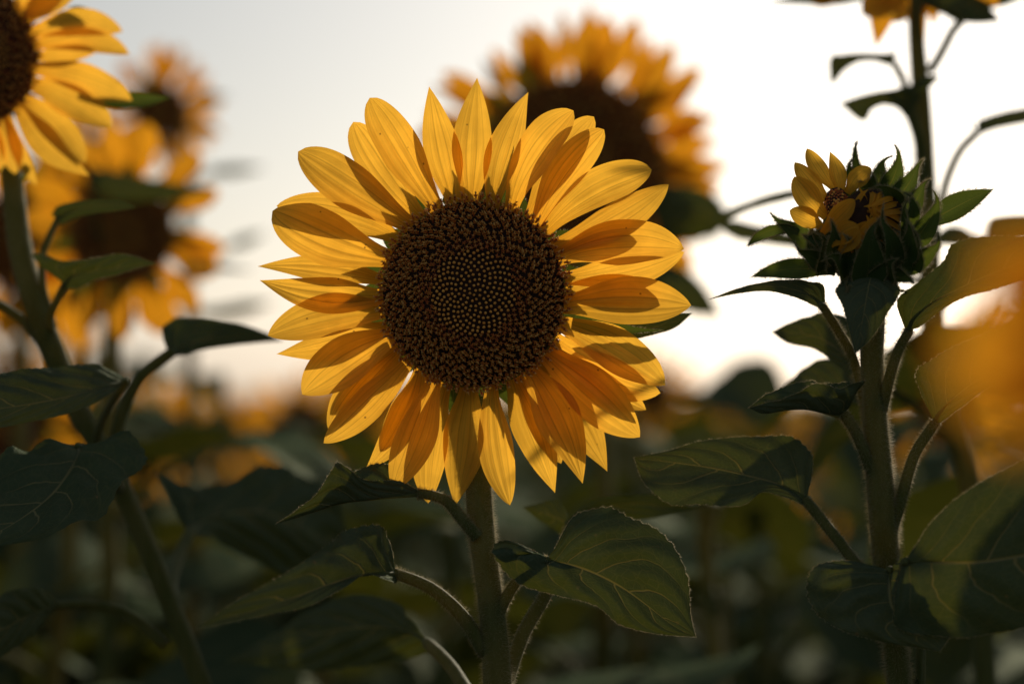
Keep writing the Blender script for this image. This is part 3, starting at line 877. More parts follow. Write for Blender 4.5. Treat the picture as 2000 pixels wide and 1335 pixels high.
# ================================================================== the half-open bud plant on the right
DB = D
budp = empty('sunflower', (P(1745, 1335, DB).x, P(1745, 1335, DB).y, 0),
             'half open sunflower bud with few orange petals among curling green bracts', 'sunflower')
stem(budp, [(1706, 545, DB + .015), (1705, 600, DB + .014), (1703, 700, DB + .006), (1708, 800, DB), (1717, 920, DB), (1726, 1020, DB), (1733, 1120, DB + .008), (1745, 1230, DB + .012), (1757, 1335, DB + .012), (1766, 1480, DB + .012)],
     [26, 24, 22, 23, 26, 27, 25, 24, 24, 25], hair=16000, hair_t=(.0, .55), ln=.0032)
# the cup: a rounded green receptacle, open on top towards the viewer's left
def bud_cup():
    C = P(1698, 462, DB + .012)
    mb = MB(); V = []; F = []
    S = 32
    prof = [(.30, -.100), (.62, -.088), (.86, -.060), (.98, -.02), (1.0, .02), (.93, .055), (.80, .075), (.70, .070), (.5, .05), (.2, .035), (.01, .03)]
    ax = (UP * .90 - FW * .42 - RT * .10).normalized(); e1 = RT - ax * ax.dot(RT); e1.normalize(); e2 = ax.cross(e1)
    k = mpp(DB) * 1000
    for r, z in prof:
        for i in range(S):
            a = i / S * 6.2832
            V.append(C + (e1 * math.cos(a) * .093 + e2 * math.sin(a) * .080) * r * k * (1 + .03 * math.sin(a * 5 + r * 4)) + ax * z * .92 * k)
    for i in range(len(prof) - 1):
        for j in range(S): F.append((i * S + j, i * S + (j + 1) % S, (i + 1) * S + (j + 1) % S, (i + 1) * S + j))
    F.append(tuple(range(S - 1, -1, -1)))
    mb.add(V, F, None, 0)
    mb.mi = [0 if (f[0] // S) < 6 else 1 for f in mb.f]
    return part('receptacle', mb, [M['bract'], M['receptacle']], budp), C, e1, e2, ax, k
cup, bC, be1, be2, bax, bk = bud_cup()
# small dark florets inside the opening
rg = random.Random(8)
mb = MB(); ga = 2.39996
for i in range(90):
    r = math.sqrt((i + .5) / 90); a = i * ga
    px, py = 1634 + math.cos(a) * r * 23, 402 - math.sin(a) * r * 33
    b = P(px, py, DB - .012 + .006 * r)
    h = .0014
    V = []; w0 = .00075
    for z, kk in ((0, 1), (h, 1.1), (h * 1.4, .6)):
        for s in range(5):
            V.append(b - FW * z + (RT * math.cos(s * 1.2566 + i) + UP * math.sin(s * 1.2566 + i)) * w0 * kk)
    F = [(L * 5 + s, L * 5 + (s + 1) % 5, L * 5 + 5 + (s + 1) % 5, L * 5 + 5 + s) for L in (0, 1) for s in range(5)] + [(10, 11, 12, 13, 14)]
    mb.add(V, F, None, rg.choice((0, 1, 1)))
bed = MB(); V = []; F = []
for k_, (rr_, zz) in enumerate(((0.01, -.0), (.5, .0015), (.85, .004), (1.08, .009), (1.0, .020), (.6, .028))):
    for j in range(16):
        a = j / 16 * 6.2832
        V.append(P(1634 + math.cos(a) * 24 * rr_, 402 - math.sin(a) * 34 * rr_, DB - .0125 + zz))
F = [(i * 16 + j, i * 16 + (j + 1) % 16, (i + 1) * 16 + (j + 1) % 16, (i + 1) * 16 + j) for i in range(5) for j in range(16)]
bed.add(V, F); part('floret_bed', bed, M['receptacle'], budp)
part('closed_floret', mb, [M['bud'], M['tube']], cup, kind='stuff')

def bl(lst, mat, name, par, d0, hair=0, seedb=0, hl=.0013, nu=16, nv=8):
    for i, q in enumerate(lst):
        bx, by, db, tx, ty, dt, wd, bend, bow, pr, tw, cr = q
        rg = random.Random(seedb + i)
        mb = MB()
        V, u_, v_ = blade(mb, P(bx, by, d0 + db * .001), P(tx, ty, d0 + dt * .001), wd * mpp(d0), -FW, bend, bow, .35, .05, tw, tw * 1.5 + rg.uniform(-.2, .2), pr, nu, nv, seedb + i * 3, curl=cr, hook=(rg.choice((-1, 1)) * rg.uniform(.1, .4) if pr is PROF_BRACT else 0))
        o = part(name, mb, mat, par)
        if hair: part(name + '_hair', edge_hair(V, u_, v_, rg, hair, hl, None), M['hair'], o, kind='stuff')
BP = [
 (1632, 372, -2, 1576, 290, 2, 34, -.03, -.03, PROF_PETAL, .1, 0), (1644, 382, -3, 1621, 296, 0, 36, .02, .05, PROF_SHARP, -.2, 0),
 (1655, 378, -4, 1701, 328, -4, 40, -.07, .08, PROF_PETAL, .2, 0), (1622, 398, -5, 1552, 317, -2, 38, -.03, .0, PROF_PETAL, -.1, 0),
 (1614, 424, -8, 1551, 345, -8, 50, -.04, .05, PROF_PETAL, .1, 0), (1606, 444, -10, 1542, 411, -12, 40, .03, .05, PROF_PETAL, .1, 0),
 (1606, 455, -18, 1670, 390, -20, 38, -.03, .12, PROF_PETAL, -.2, 0), (1622, 478, -22, 1677, 440, -25, 46, -.05, .1, PROF_PETAL, .3, 0),
 (1640, 492, -24, 1677, 446, -28, 36, .03, .1, PROF_PETAL, .1, 0), (1660, 490, -24, 1711, 424, -27, 30, .04, .1, PROF_PETAL, .1, 0),
 (1652, 470, -16, 1700, 432, -22, 26, -.03, .1, PROF_PETAL, -.3, 0),
 (1688, 418, -14, 1678, 368, -14, 14, .12, .2, PROF_STRIP, .8, .2), (1672, 408, -14, 1692, 372, -16, 12, -.12, .2, PROF_STRIP, .4, .2),
]
bl(BP, M['petal'], 'petal', budp, DB, seedb=40, nu=16, nv=8)
# rays still folded over the right half of the bud
FR = []
dome = MB(); V = []
for k_ in range(9):
    th = k_ / 8 * math.pi / 2
    for j in range(24):
        a = j / 24 * 6.2832
        V.append(P(1702 + math.cos(a) * 66 * max(math.sin(th), .01), 428 - math.sin(a) * 60 * max(math.sin(th), .01), DB - .010 - .010 * math.cos(th)))
F = [(i * 24 + j, i * 24 + (j + 1) % 24, (i + 1) * 24 + (j + 1) % 24, (i + 1) * 24 + j) for i in range(8) for j in range(24)]
dome.add(V, F, [((j % 24) / 24, .1) for j in range(len(V))]); part('bud_core', dome, M['receptacle'], budp)
for i in range(17):
    a = R(-85 + i * 11)
    bx, by = 1700 + math.cos(a) * 66, 432 - math.sin(a) * 58
    FR.append((bx, by, -13, 1694 + rg.uniform(-8, 14), 414 + rg.uniform(-12, 16), -22 - rg.uniform(0, 4), rg.uniform(9, 14), rg.uniform(-.08, .08), .16, PROF_STRIP, rg.uniform(-.7, .7), 0))
bl(FR, M['petal'], 'folded_petal', budp, DB, seedb=80, nu=10, nv=4)
BR = [(1612 + i * 21, 548 - abs(i - 4) * 5, -8 - 4 * (i % 3), 1604 + i * 24 + rg.uniform(-6, 6), 468 - abs(i - 4) * 4 + rg.uniform(-8, 8), -16 - 3 * (i % 3), 40, rg.uniform(-.08, .08), .12, PROF_BRACT, rg.uniform(-.2, .2), 0) for i in range(9)] + [
 # base, tip
 (1677, 345, 6, 1672, 277, 4, 16, -.05, 0, PROF_BRACT, .3, -.3), (1714, 368, 2, 1726, 303, 0, 34, -.02, .03, PROF_BRACT, .1, .35), (1731, 372, -2, 1756, 291, -2, 42, .08, .05, PROF_BRACT, -.1, .3),
 (1750, 388, -6, 1797, 309, -6, 40, .06, .05, PROF_BRACT, .2, 0), (1776, 412, -8, 1808, 348, -10, 38, .03, .05, PROF_BRACT, .3, 0), (1786, 470, -10, 1836, 373, -16, 48, .07, .05, PROF_BRACT, -.2, .3),
 (1796, 445, 4, 1938, 370, 10, 50, -.02, .02, PROF_SHARP, .1, 0), (1766, 516, -14, 1843, 464, -20, 46, .10, .05, PROF_BRACT, -.1, 0), (1742, 534, -16, 1791, 549, -26, 30, .05, .05, PROF_BRACT, .3, .25),
 (1694, 548, -20, 1698, 425, -30, 66, .0, .10, PROF_BRACT, 0, 0), (1742, 520, -18, 1707, 412, -32, 44, .08, .12, PROF_BRACT, -.2, 0), (1640, 512, -18, 1629, 431, -26, 42, -.05, .06, PROF_BRACT, .1, 0),
 (1655, 516, -20, 1660, 457, -28, 30, .03, .05, PROF_BRACT, .1, 0), (1784, 480, -12, 1760, 388, -26, 34, -.05, .12, PROF_BRACT, .4, .2), (1766, 508, -18, 1777, 430, -28, 42, .03, .08, PROF_BRACT, .1, 0),
 (1590, 480, 0, 1503, 424, 6, 46, .04, .0, PROF_BRACT, 0, 0), (1562, 452, 4, 1461, 479, 8, 22, .16, .0, PROF_STRIP, .2, 0), (1612, 520, -6, 1547, 487, -10, 36, .06, .05, PROF_BRACT, .2, .3),
 (1632, 532, -4, 1469, 540, -2, 40, .07, .0, PROF_SHARP, -.1, 0), (1655, 542, -16, 1611, 491, -26, 50, .10, .1, PROF_BRACT, -.3, .2), (1722, 545, -18, 1746, 501, -28, 50, -.08, .12, PROF_BRACT, .1, 0),
 (1645, 490, 4, 1588, 428, 4, 70, 0, 0, PROF_BRACT, 0, 0), (1690, 410, 4, 1684, 352, 2, 60, 0, 0, PROF_BRACT, 0, 0), (1720, 415, 3, 1712, 356, 2, 60, 0, 0, PROF_BRACT, 0, 0), (1655, 405, 4, 1662, 352, 2, 60, 0, 0, PROF_BRACT, 0, 0),
 (1660, 350, 6, 1658, 314, 4, 14, .0, .0, PROF_BRACT, 0, 0), (1596, 505, -6, 1582, 441, -8, 28, -.04, .0, PROF_BRACT, .6, 0), (1740, 400, -8, 1706, 356, -20, 44, .12, .2, PROF_BRACT, .2, 0),
 (1690, 372, -2, 1708, 340, -8, 40, .12, .1, PROF_BRACT, .2, 0), (1722, 548, -6, 1762, 575, -12, 24, -.08, .0, PROF_BRACT, 0, 0), (1716, 470, -24, 1711, 432, -30, 30, .03, .1, PROF_BRACT, -.2, 0),
 (1620, 470, -10, 1570, 466, -6, 44, .04, .0, PROF_BRACT, .2, 0), (1775, 440, -12, 1772, 372, -20, 34, .10, .1, PROF_BRACT, -.3, 0), (1680, 540, -14, 1650, 560, -24, 26, .06, .0, PROF_BRACT, 0, 0),
]
bl(BR, M['bract'], 'bract', budp, DB, hair=520, seedb=120, hl=.0024, nu=18, nv=8)

leaf(budp, [(1702, 540, 1690, 540, 1716, 540), (1699, 550, 1655, 545, 1748, 550), (1695, 570, 1633, 566, 1757, 570), (1690, 598, 1645, 594, 1740, 600), (1684, 630, 1655, 630, 1720, 634), (1677, 662, 1663, 662, 1698, 664), (1670, 691)],
     DB - .02, DB - .032, .25, .25, hair=700, seed=10, bulge=.2, quilt=.04, label='small pointed leaf hanging straight down below the bud')
leaf(budp, [(1609, 603, 1612, 592, 1603, 603), (1592, 582, 1605, 555, 1586, 594), (1552, 566, 1562, 547, 1545, 578), (1500, 559, 1502, 549, 1499, 568), (1440, 568, 1442, 563, 1441, 573), (1385, 584)],
     DB, DB + .02, .8, -.3, pet=[(1702, 905, DB + .005), (1690, 800, DB + .012), (1668, 705, DB + .01), (1640, 650, DB + .004), (1608, 600, DB)], petr=(8, 10), hair=500, pethair=900, seed=11)
leaf(budp, [(1672, 735, 1672, 725, 1668, 740), (1645, 690, 1662, 630, 1634, 712), (1600, 660, 1618, 612, 1592, 682), (1552, 650, 1562, 622, 1540, 670), (1507, 648)],
     DB + .07, DB + .10, .3, .1, pet=[(1712, 900, DB + .004), (1700, 830, DB + .03), (1685, 780, DB + .05), (1671, 735, DB + .07)], petr=(8, 10), seed=12, pethair=300)
leaf(budp, [(1690, 790, 1690, 780, 1688, 795), (1650, 760, 1665, 705, 1640, 775), (1600, 745, 1620, 700, 1590, 770), (1555, 750, 1565, 722, 1548, 768), (1520, 765)],
     DB + .10, DB + .16, .3, .1, pet=[(1716, 925, DB + .01), (1705, 860, DB + .05), (1690, 790, DB + .1)], petr=(7, 9), seed=13)
leaf(budp, [(1646, 808, 1650, 798, 1645, 800), (1634, 812, 1688, 741, 1660, 750), (1606, 806, 1640, 758, 1616, 748), (1572, 800, 1592, 752, 1580, 746), (1532, 802, 1540, 774, 1540, 752), (1492, 808, 1500, 787, 1500, 768), (1462, 796)],
     DB - .008, DB - .02, -.5, .6, pet=[(1705, 925, DB), (1688, 880, DB - .004), (1668, 838, DB - .006), (1645, 806, DB - .008)], petr=(10, 13), hair=1100, pethair=900, seed=14, quilt=.05, ruffle=.08,
     label='small folded leaf with curled edges left of the bud stem')
leaf(budp, [(1578, 980, 1578, 962, 1566, 985), (1556, 962, 1586, 922, 1534, 970), (1520, 945, 1580, 876, 1492, 960), (1468, 930, 1530, 853, 1450, 985), (1405, 915, 1450, 852, 1385, 985), (1340, 905, 1370, 862, 1320, 985), (1280, 898, 1300, 880, 1262, 948), (1238, 893)],
     DB + .025, DB + .035, .3, -.45, pet=[(1722, 1130, DB + .012), (1680, 1108, DB + .014), (1630, 1045, DB + .02), (1577, 980, DB + .025)], petr=(10, 12), hair=900, pethair=700, seed=15, quilt=.05, bulge=.12,
     label='broad green leaf with wavy lower edge reaching left from the bud stem')
leaf(budp, [(1773, 650, 1768, 640, 1780, 645), (1786, 620, 1751, 588, 1802, 634), (1826, 588, 1792, 553, 1846, 600), (1876, 562, 1838, 515, 1890, 578), (1930, 537, 1862, 476, 1936, 566), (1985, 515, 1935, 462, 1990, 548), (2050, 490, 2030, 460, 2050, 520), (2130, 470)],
     DB - .01, DB - .05, .35, -.1, pet=[(1722, 800, DB), (1735, 745, DB - .004), (1752, 690, DB - .008), (1774, 648, DB - .01)], petr=(9, 12), hair=500, pethair=900, seed=16,
     label='upturned leaf reaching right from the bud stem past the edge of the picture')
leaf(budp, [(1824, 828, 1824, 818, 1830, 830), (1836, 805, 1798, 764, 1858, 810), (1866, 775, 1788, 728, 1890, 785), (1905, 745, 1828, 697, 1925, 760), (1960, 710, 1892, 664, 1975, 735), (2030, 675, 1990, 635, 2040, 700), (2120, 640)],
     DB - .005, DB - .03, .3, .1, pet=[(1742, 1030, DB), (1760, 975, DB - .002), (1785, 890, DB - .003), (1824, 828, DB - .005)], petr=(10, 13), hair=700, pethair=1100, seed=17,
     label='leaf on a long curved petiole at the right, seen through the blurred orange petals')
leaf(budp, [(1738, 1112, 1716, 1110, 1768, 1086), (1738, 1128, 1652, 1093, 1800, 1095), (1738, 1152, 1592, 1108, 1830, 1130), (1742, 1180, 1578, 1160, 1850, 1170), (1758, 1208, 1618, 1215, 1860, 1210), (1795, 1240, 1712, 1250, 1855, 1240), (1836, 1271)],
     DB - .03, DB - .045, .2, .1, pet=[(1738, 1150, DB + .008), (1745, 1125, DB - .01), (1738, 1112, DB - .03)], petr=(8, 11), hair=1200, seed=18, bulge=.2, quilt=.05, nu=50, nv=30,
     label='heart shaped dark leaf hanging in front of the lower bud stem')
leaf(budp, [(1766, 1098, 1778, 1078, 1758, 1112), (1800, 1096, 1792, 1060, 1748, 1180), (1850, 1098, 1822, 1016, 1754, 1225), (1910, 1097, 1884, 962, 1832, 1240), (1980, 1087, 1962, 918, 1930, 1238), (2060, 1075, 2050, 885, 2020, 1215), (2160, 1075, 2150, 930, 2140, 1160), (2270, 1090)],
     DB - .05, DB - .075, .1, .25, pet=[(1750, 1160, DB + .008), (1762, 1130, DB - .02), (1766, 1098, DB - .05)], petr=(8, 11), hair=1400, seed=19, bulge=.14, quilt=.03, ruffle=.025, nu=60, nv=34, teeth=.012,
     label='very large dark leaf with toothed edge at the lower right corner')
leaf(budp, [(1795, 1335, 1790, 1320, 1800, 1345), (1800, 1360, 1760, 1350, 1850, 1360), (1810, 1420, 1740, 1430, 1880, 1410), (1830, 1520)], DB + .02, DB + .06, .2, .2,
     pet=[(1790, 1500, DB + .013), (1796, 1400, DB + .02), (1798, 1260, DB + .03), (1798, 1240, DB + .03)], petr=(10, 12), seed=20)
low_leaves(budp, None, (1.02, .9, .75, .6, .45), 9)

# ================================================================== tall plant behind the bud, cut by the top edge
DT = 1.42
tall = empty('sunflower', (P(1900, 1335, DT).x, P(1900, 1335, DT).y, 0),
             'tall sunflower plant behind the bud whose drooping head is cut off by the top edge', 'sunflower')
stem(tall, [(1790, -20, DT), (1789, 60, DT), (1800, 200, DT), (1809, 380, DT), (1815, 520, DT), (1828, 680, DT), (1862, 830, DT), (1898, 960, DT), (1915, 1150, DT), (1925, 1335, DT)],
     [14, 15, 18, 20, 22, 23, 22, 22, 22, 22], hair=2500, hair_t=(0, .5))
hd = P(1775, -160, DT - .01)
polar_head(tall, hd, (-FW - UP * .5 - RT * .1).normalized(), .030, .072, 16, 2, 77, width=.4, lean=.25)
bl([(1745, -10, -20, 1685, 30, -26, 60, .05, .05, PROF_PETAL, .1, 0), (1760, -10, -22, 1745, 44, -26, 44, .0, .05, PROF_ROUND, .1, 0), (1770, -10, -22, 1700, 20, -10, 44, .0, .05, PROF_ROUND, .1, 0)], M['petal'], 'petal', tall, DT, seedb=400)
leaf(tall, [(1800, 5, 1790, -10, 1802, 10), (1845, 2, 1830, -30, 1840, 28), (1890, 12, 1880, -30, 1870, 42), (1925, 28, 1925, 5, 1915, 46), (1956, 42)], DT, DT + .01, .3, .1,
     pet=[(1816, 140, DT), (1835, 110, DT), (1860, 62, DT), (1875, 35, DT)], petr=(8, 9), seed=30)
leaf(tall, [(1860, 0, 1860, -10, 1862, 8), (1910, -6, 1910, -40, 1912, 18), (1960, -6, 1960, -30, 1962, 12), (2010, -8)], DT + .03, DT + .06, .2, .2, seed=31)
leaf(tall, [(1680, -5, 1680, -15, 1682, 2), (1630, -2, 1630, -30, 1632, 10), (1560, -2, 1560, -12, 1565, 8), (1500, 4)], DT + .02, DT, .3, .3, seed=32,
     pet=[(1790, -5, DT), (1730, -12, DT + .01), (1680, -5, DT + .02)], petr=(4, 5))
leaf(tall, [(1745, 122, 1752, 100, 1735, 128), (1715, 114, 1735, 104, 1708, 120), (1680, 108, 1690, 104, 1675, 122), (1645, 118, 1650, 106, 1645, 142), (1625, 135, 1622, 114, 1632, 158), (1622, 165)], DT, DT - .02, .5, .2,
     pet=[(1795, 235, DT), (1775, 200, DT - .002), (1765, 160, DT), (1745, 122, DT)], petr=(7, 9), seed=33)
leaf(tall, [(1778, 225, 1800, 185, 1770, 232), (1770, 200, 1832, 146, 1752, 212), (1738, 192, 1770, 168, 1726, 205), (1705, 198, 1712, 180, 1702, 216), (1672, 200, 1672, 190, 1685, 236), (1640, 202)], DT - .02, DT - .04, -.2, .2,
     pet=[(1808, 380, DT), (1802, 320, DT - .008), (1792, 265, DT - .015), (1777, 222, DT - .02)], petr=(10, 13), seed=34)
leaf(tall, [(1905, 262, 1908, 240, 1906, 268), (1925, 248, 1916, 232, 1935, 255), (1960, 232, 1955, 220, 1975, 246), (2010, 218, 2005, 210, 2020, 236), (2060, 215)], DT, DT + .03, .4, .2,
     pet=[(1838, 400, DT), (1850, 350, DT), (1875, 295, DT), (1906, 262, DT)], petr=(8, 9), seed=35)
leaf(tall, [(1900, 240, 1890, 236, 1900, 250), (1906, 262, 1905, 262, 1908, 266)], DT, DT, .4, .2, seed=36)
leaf(tall, [(1830, 470, 1825, 460, 1830, 478), (1870, 468, 1860, 440, 1870, 480), (1900, 470, 1900, 455, 1900, 480), (1940, 475)], DT + .01, DT + .05, .3, .2, seed=37)
leaf(tall, [(1930, 470, 1925, 462, 1930, 475), (1950, 450, 1935, 430, 1955, 475), (1985, 440, 1975, 424, 1990, 470), (2030, 440, 2030, 425, 2035, 465), (2090, 450)], DT + .02, DT + .05, .3, .2, seed=38,
     pet=[(1826, 640, DT), (1860, 560, DT), (1900, 500, DT), (1930, 470, DT + .02)], petr=(5, 7))
leaf(tall, [(1560, 380, 1562, 370, 1558, 385), (1520, 388, 1525, 374, 1515, 396), (1460, 402, 1466, 393, 1458, 412), (1410, 425, 1412, 415, 1414, 436), (1372, 456)], DT - .05, DT + .02, .4, .2, seed=39,
     pet=[(1812, 470, DT), (1740, 420, DT - .01), (1650, 385, DT - .03), (1560, 380, DT - .05)], petr=(6, 8))
leaf(tall, [(1600, 480, 1600, 470, 1600, 485), (1550, 472, 1560, 460, 1548, 482), (1490, 458, 1500, 445, 1485, 474), (1430, 440, 1440, 432, 1430, 462), (1390, 430)], DT + .02, DT + .08, .4, .2, seed=40,
     pet=[(1815, 560, DT), (1750, 530, DT), (1680, 495, DT + .01), (1600, 480, DT + .02)], petr=(6, 8))
leaf(tall, [(1560, 760, 1570, 750, 1555, 765), (1540, 790, 1560, 770, 1520, 800), (1500, 830, 1520, 820, 1485, 835), (1480, 850)], DT + .05, DT + .1, .4, .2, seed=41,
     pet=[(1880, 900, DT), (1820, 820, DT), (1745, 765, DT), (1680, 745, DT + .02), (1570, 750, DT + .05)], petr=(8, 9))
low_leaves(tall, None, (1.05, .95, .8, .65, .5), 13)

# ================================================================== the flower cut by the left edge, in the upper corner
DL = 1.27
left = empty('sunflower', (P(390, 1335, DL).x, P(390, 1335, DL).y, 0),
             'golden sunflower on a leaning stem, half cut off by the left edge', 'sunflower')
lc = P(-38, 105, DL)
head_disc(left, lc + FW * .004, (-FW + RT * .22 + UP * .05).normalized(), UP, 108 * mpp(DL), 132 * mpp(DL), .012, .022, 2, 5)
LP = [
 (40, 10, 80, -60, 56, 0, 2, 2, 0), (50, 25, 148, -12, 60, -.06, 1, 0, 0), (55, 40, 132, -30, 50, .0, 5, 0, 1), (62, 72, 240, 62, 60, -.13, 2, -4, 0), (66, 95, 253, 106, 54, -.12, 4, -4, 0),
 (66, 118, 200, 92, 40, 0, 7, 2, 0), (68, 138, 258, 196, 66, -.06, 1, 0, 0), (60, 170, 220, 250, 76, -.06, 4, 2, 0), (50, 195, 166, 320, 64, -.05, 3, 0, 0), (40, 212, 175, 343, 66, .07, 1, -4, 2),
 (22, 228, 72, 362, 34, .05, 3, 0, 0), (8, 236, 30, 340, 50, -.03, 1, 2, 0), (-20, 240, -10, 345, 60, 0, 2, 2, 0), (-60, 236, -80, 340, 60, 0, 2, 2, 0), (-100, 210, -160, 320, 60, 0, 3, 2, 0),
 (-130, 150, -280, 210, 60, 0, 2, 2, 0), (-135, 100, -290, 80, 60, 0, 2, 2, 0), (-110, 30, -220, -70, 60, 0, 2, 2, 0), (-60, -10, -100, -140, 60, 0, 2, 2, 0), (0, -10, 20, -130, 60, 0, 2, 2, 0),
]
petal_set(left, LP, DL, (-38, 105), seedb=600, inset=18, nu=14, nv=8)
stem(left, [(-10, 150, DL + .03), (8, 250, DL + .035), (22, 340, DL + .025), (38, 480, DL + .01), (70, 600, DL), (108, 700, DL), (150, 800, DL), (210, 900, DL), (262, 1010, DL), (320, 1150, DL), (375, 1290, DL), (410, 1400, DL)],
     [22, 20, 21, 23, 24, 24, 22, 20, 20, 20, 20, 21], hair=3500, hair_t=(0, .45))
bl([(160, 185, 14, 334, 190, 20, 40, .06, 0, PROF_SHARP, .2, 0), (110, 40, 14, 200, 35, 20, 40, -.06, 0, PROF_SHARP, .1, 0), (60, 320, 10, 40, 360, 14, 20, 0, 0, PROF_BRACT, 0, 0)], M['bract'], 'bract', left, DL, seedb=500)
leaf(left, [(112, 428, 100, 418, 118, 440), (140, 412, 118, 400, 150, 425), (180, 402, 175, 390, 190, 416), (225, 400, 228, 392, 228, 412), (268, 405)], DL, DL - .03, .4, -.3,
     pet=[(105, 640, DL), (84, 560, DL), (86, 490, DL), (112, 428, DL)], petr=(6, 8), seed=50)
leaf(left, [(125, 560, 120, 545, 130, 565), (140, 540, 62, 498, 160, 560), (175, 530, 130, 508, 190, 545), (215, 525, 180, 505, 225, 538), (262, 520, 240, 496, 265, 525), (308, 515)], DL - .02, DL - .06, .5, -.3,
     pet=[(102, 665, DL), (98, 620, DL - .01), (112, 585, DL - .015), (126, 558, DL - .02)], petr=(8, 9), seed=51, hair=300)
leaf(left, [(330, 692, 325, 680, 336, 696), (350, 678, 316, 640, 365, 692), (390, 665, 350, 622, 400, 682), (440, 660, 430, 628, 450, 675), (490, 658, 495, 640, 495, 670), (555, 665)], DL + .01, DL + .05, .3, .1,
     pet=[(225, 860, DL + .01), (240, 800, DL + .01), (275, 735, DL + .01), (332, 690, DL + .01)], petr=(11, 13), seed=52, label='green leaf on a pale petiole beside the left petals of the centre flower')
leaf(left, [(245, 745, 240, 735, 240, 752), (200, 755, 190, 712, 205, 775), (130, 775, 120, 715, 140, 805), (50, 790, 40, 722, 50, 825), (-30, 800, -30, 740, -30, 835), (-110, 800)], DL - .06, DL - .15, .3, -.2, seed=53,
     pet=[(185, 870, DL), (200, 820, DL - .02), (225, 775, DL - .05), (246, 745, DL - .06)], petr=(7, 9), quilt=.05)
leaf(left, [(155, 872, 180, 866, 140, 868), (150, 895, 250, 852, 80, 866), (130, 930, 283, 890, 20, 880), (100, 965, 240, 950, -30, 930), (60, 1000, 180, 1010, -60, 970), (0, 1035, 80, 1050, -60, 1010), (-80, 1070)], DL - .09, DL - .2, .3, .3, seed=54,
     pet=[(235, 960, DL), (215, 900, DL - .05), (155, 872, DL - .09)], petr=(7, 9), quilt=.05, ruffle=.1, label='large dark drooping leaf with a curled edge at the left')
leaf(left, [(110, 1182, 110, 1170, 108, 1190), (60, 1200, 80, 1150, 60, 1240), (0, 1230, 10, 1160, 0, 1280), (-80, 1260)], DL - .02, DL - .1, .3, .3, seed=55,
     pet=[(325, 1260, DL), (260, 1205, DL), (190, 1180, DL - .01), (110, 1182, DL - .02)], petr=(9, 11))
leaf(left, [(-10, 590, -5, 585, -15, 595), (-60, 600, -50, 550, -60, 640), (-150, 650)], DL, DL - .1, .3, .3, seed=56,
     pet=[(135, 740, DL), (90, 680, DL), (50, 630, DL), (-10, 590, DL)], petr=(9, 11))
leaf(left, [(372, 1040, 360, 1030, 380, 1045), (395, 1020, 300, 930, 430, 1055), (450, 1000, 390, 945, 480, 1090), (520, 1000, 460, 935, 560, 1120), (590, 1030, 540, 905, 620, 1120), (640, 1060, 640, 950, 660, 1110), (700, 1100)], DL + .08, DL + .2, .3, .2, seed=57,
     pet=[(340, 1200, DL), (335, 1140, DL + .03), (350, 1085, DL + .06), (372, 1040, DL + .08)], petr=(11, 13), quilt=.08, ruffle=.12, label='pale blurred leaf with rippled surface low on the left')
low_leaves(left, None, (1.02, .9, .75, .6, .45), 17)

# ================================================================== blurred flowers behind
def placed(px, py, d, foot, label, R0, Rout, npet, seed, nd, leaves=(), stem_pts=None, **kw):
    """a sunflower of the second row, its head centre at px,py"""
    f = P(foot[0], foot[1], d + .04)
    root = empty('sunflower', (f.x, f.y, 0), label, 'sunflower', G_MID)
    C = P(px, py, d)
    polar_head(root, C, nd, R0, Rout, npet, 2, seed, **kw)
    nd = nd.normalized()
    pts = [C - nd * .01, C - nd * .035 - UP * .015] + ([P(*q) for q in stem_pts] if stem_pts else []) + [f, Vector((f.x, f.y, .4)), Vector((f.x, f.y, -.02))]
    tb, _ = tube_mb(pts, [.010, .0075] + [.0075] * (len(pts) - 4) + [.011, .012], 26, 9)
    part('stem', tb, M['stem'], root)
    rg = random.Random(seed)
    for i in range(7):
        a = rg.uniform(0, 6.28); L = rg.uniform(.15, .22)
        mb = generic_leaf_mb(L, L * .85, rg.uniform(1, 1.9), .3, seed * 7 + i, base=Vector((f.x, f.y, f.z - .05 - .11 * i)), dirv=Vector((math.cos(a), math.sin(a), 0)), pet=.5)
        part('leaf', mb, [M['leaf'], M['stem']], root)
    return root
bk_ = placed(1118, 334, 1.90, (1180, 1000), 'big blurred sunflower rising behind the upper right petals of the centre flower', .071, .124, 42, 61,
             (-FW + RT * .12 - UP * .12).normalized(), stem_pts=[(1150, 600, 1.96)], width=.46, narrow=.45, nu=12, nv=5, rings=3, lean=.1)
leaf(bk_, [(1300, 470, 1290, 460, 1300, 478), (1320, 440, 1270, 380, 1350, 470), (1350, 420, 1330, 360, 1390, 465), (1390, 420, 1400, 385, 1410, 450), (1430, 440)], 1.86, 1.8, .3, .2, seed=62, pet=[(1150, 640, 1.95), (1220, 540, 1.9), (1300, 470, 1.86)], petr=(7, 9))
leaf(bk_, [(1240, 570, 1240, 560, 1245, 580), (1275, 555, 1265, 518, 1280, 600), (1320, 560, 1325, 520, 1330, 608), (1370, 590, 1375, 560, 1370, 615), (1408, 618)], 1.84, 1.75, .3, .2, seed=63, pet=[(1155, 700, 1.95), (1190, 620, 1.9), (1240, 570, 1.84)], petr=(7, 9))
sm = placed(312, 215, 2.5, (370, 800), 'small blurred sunflower high against the sky beside the upper left flower', .027, .066, 20, 64,
            (-FW + RT * .15 - UP * .15).normalized(), stem_pts=[(352, 270, 2.53), (365, 420, 2.54)], width=.5, narrow=.3, nu=8, nv=4)
leaf(sm, [(345, 262, 345, 255, 345, 268), (385, 252, 385, 244, 385, 262), (430, 256)], 2.5, 2.48, .3, .3, seed=65, pet=[(358, 320, 2.53), (350, 285, 2.52), (345, 262, 2.5)], petr=(4, 5))
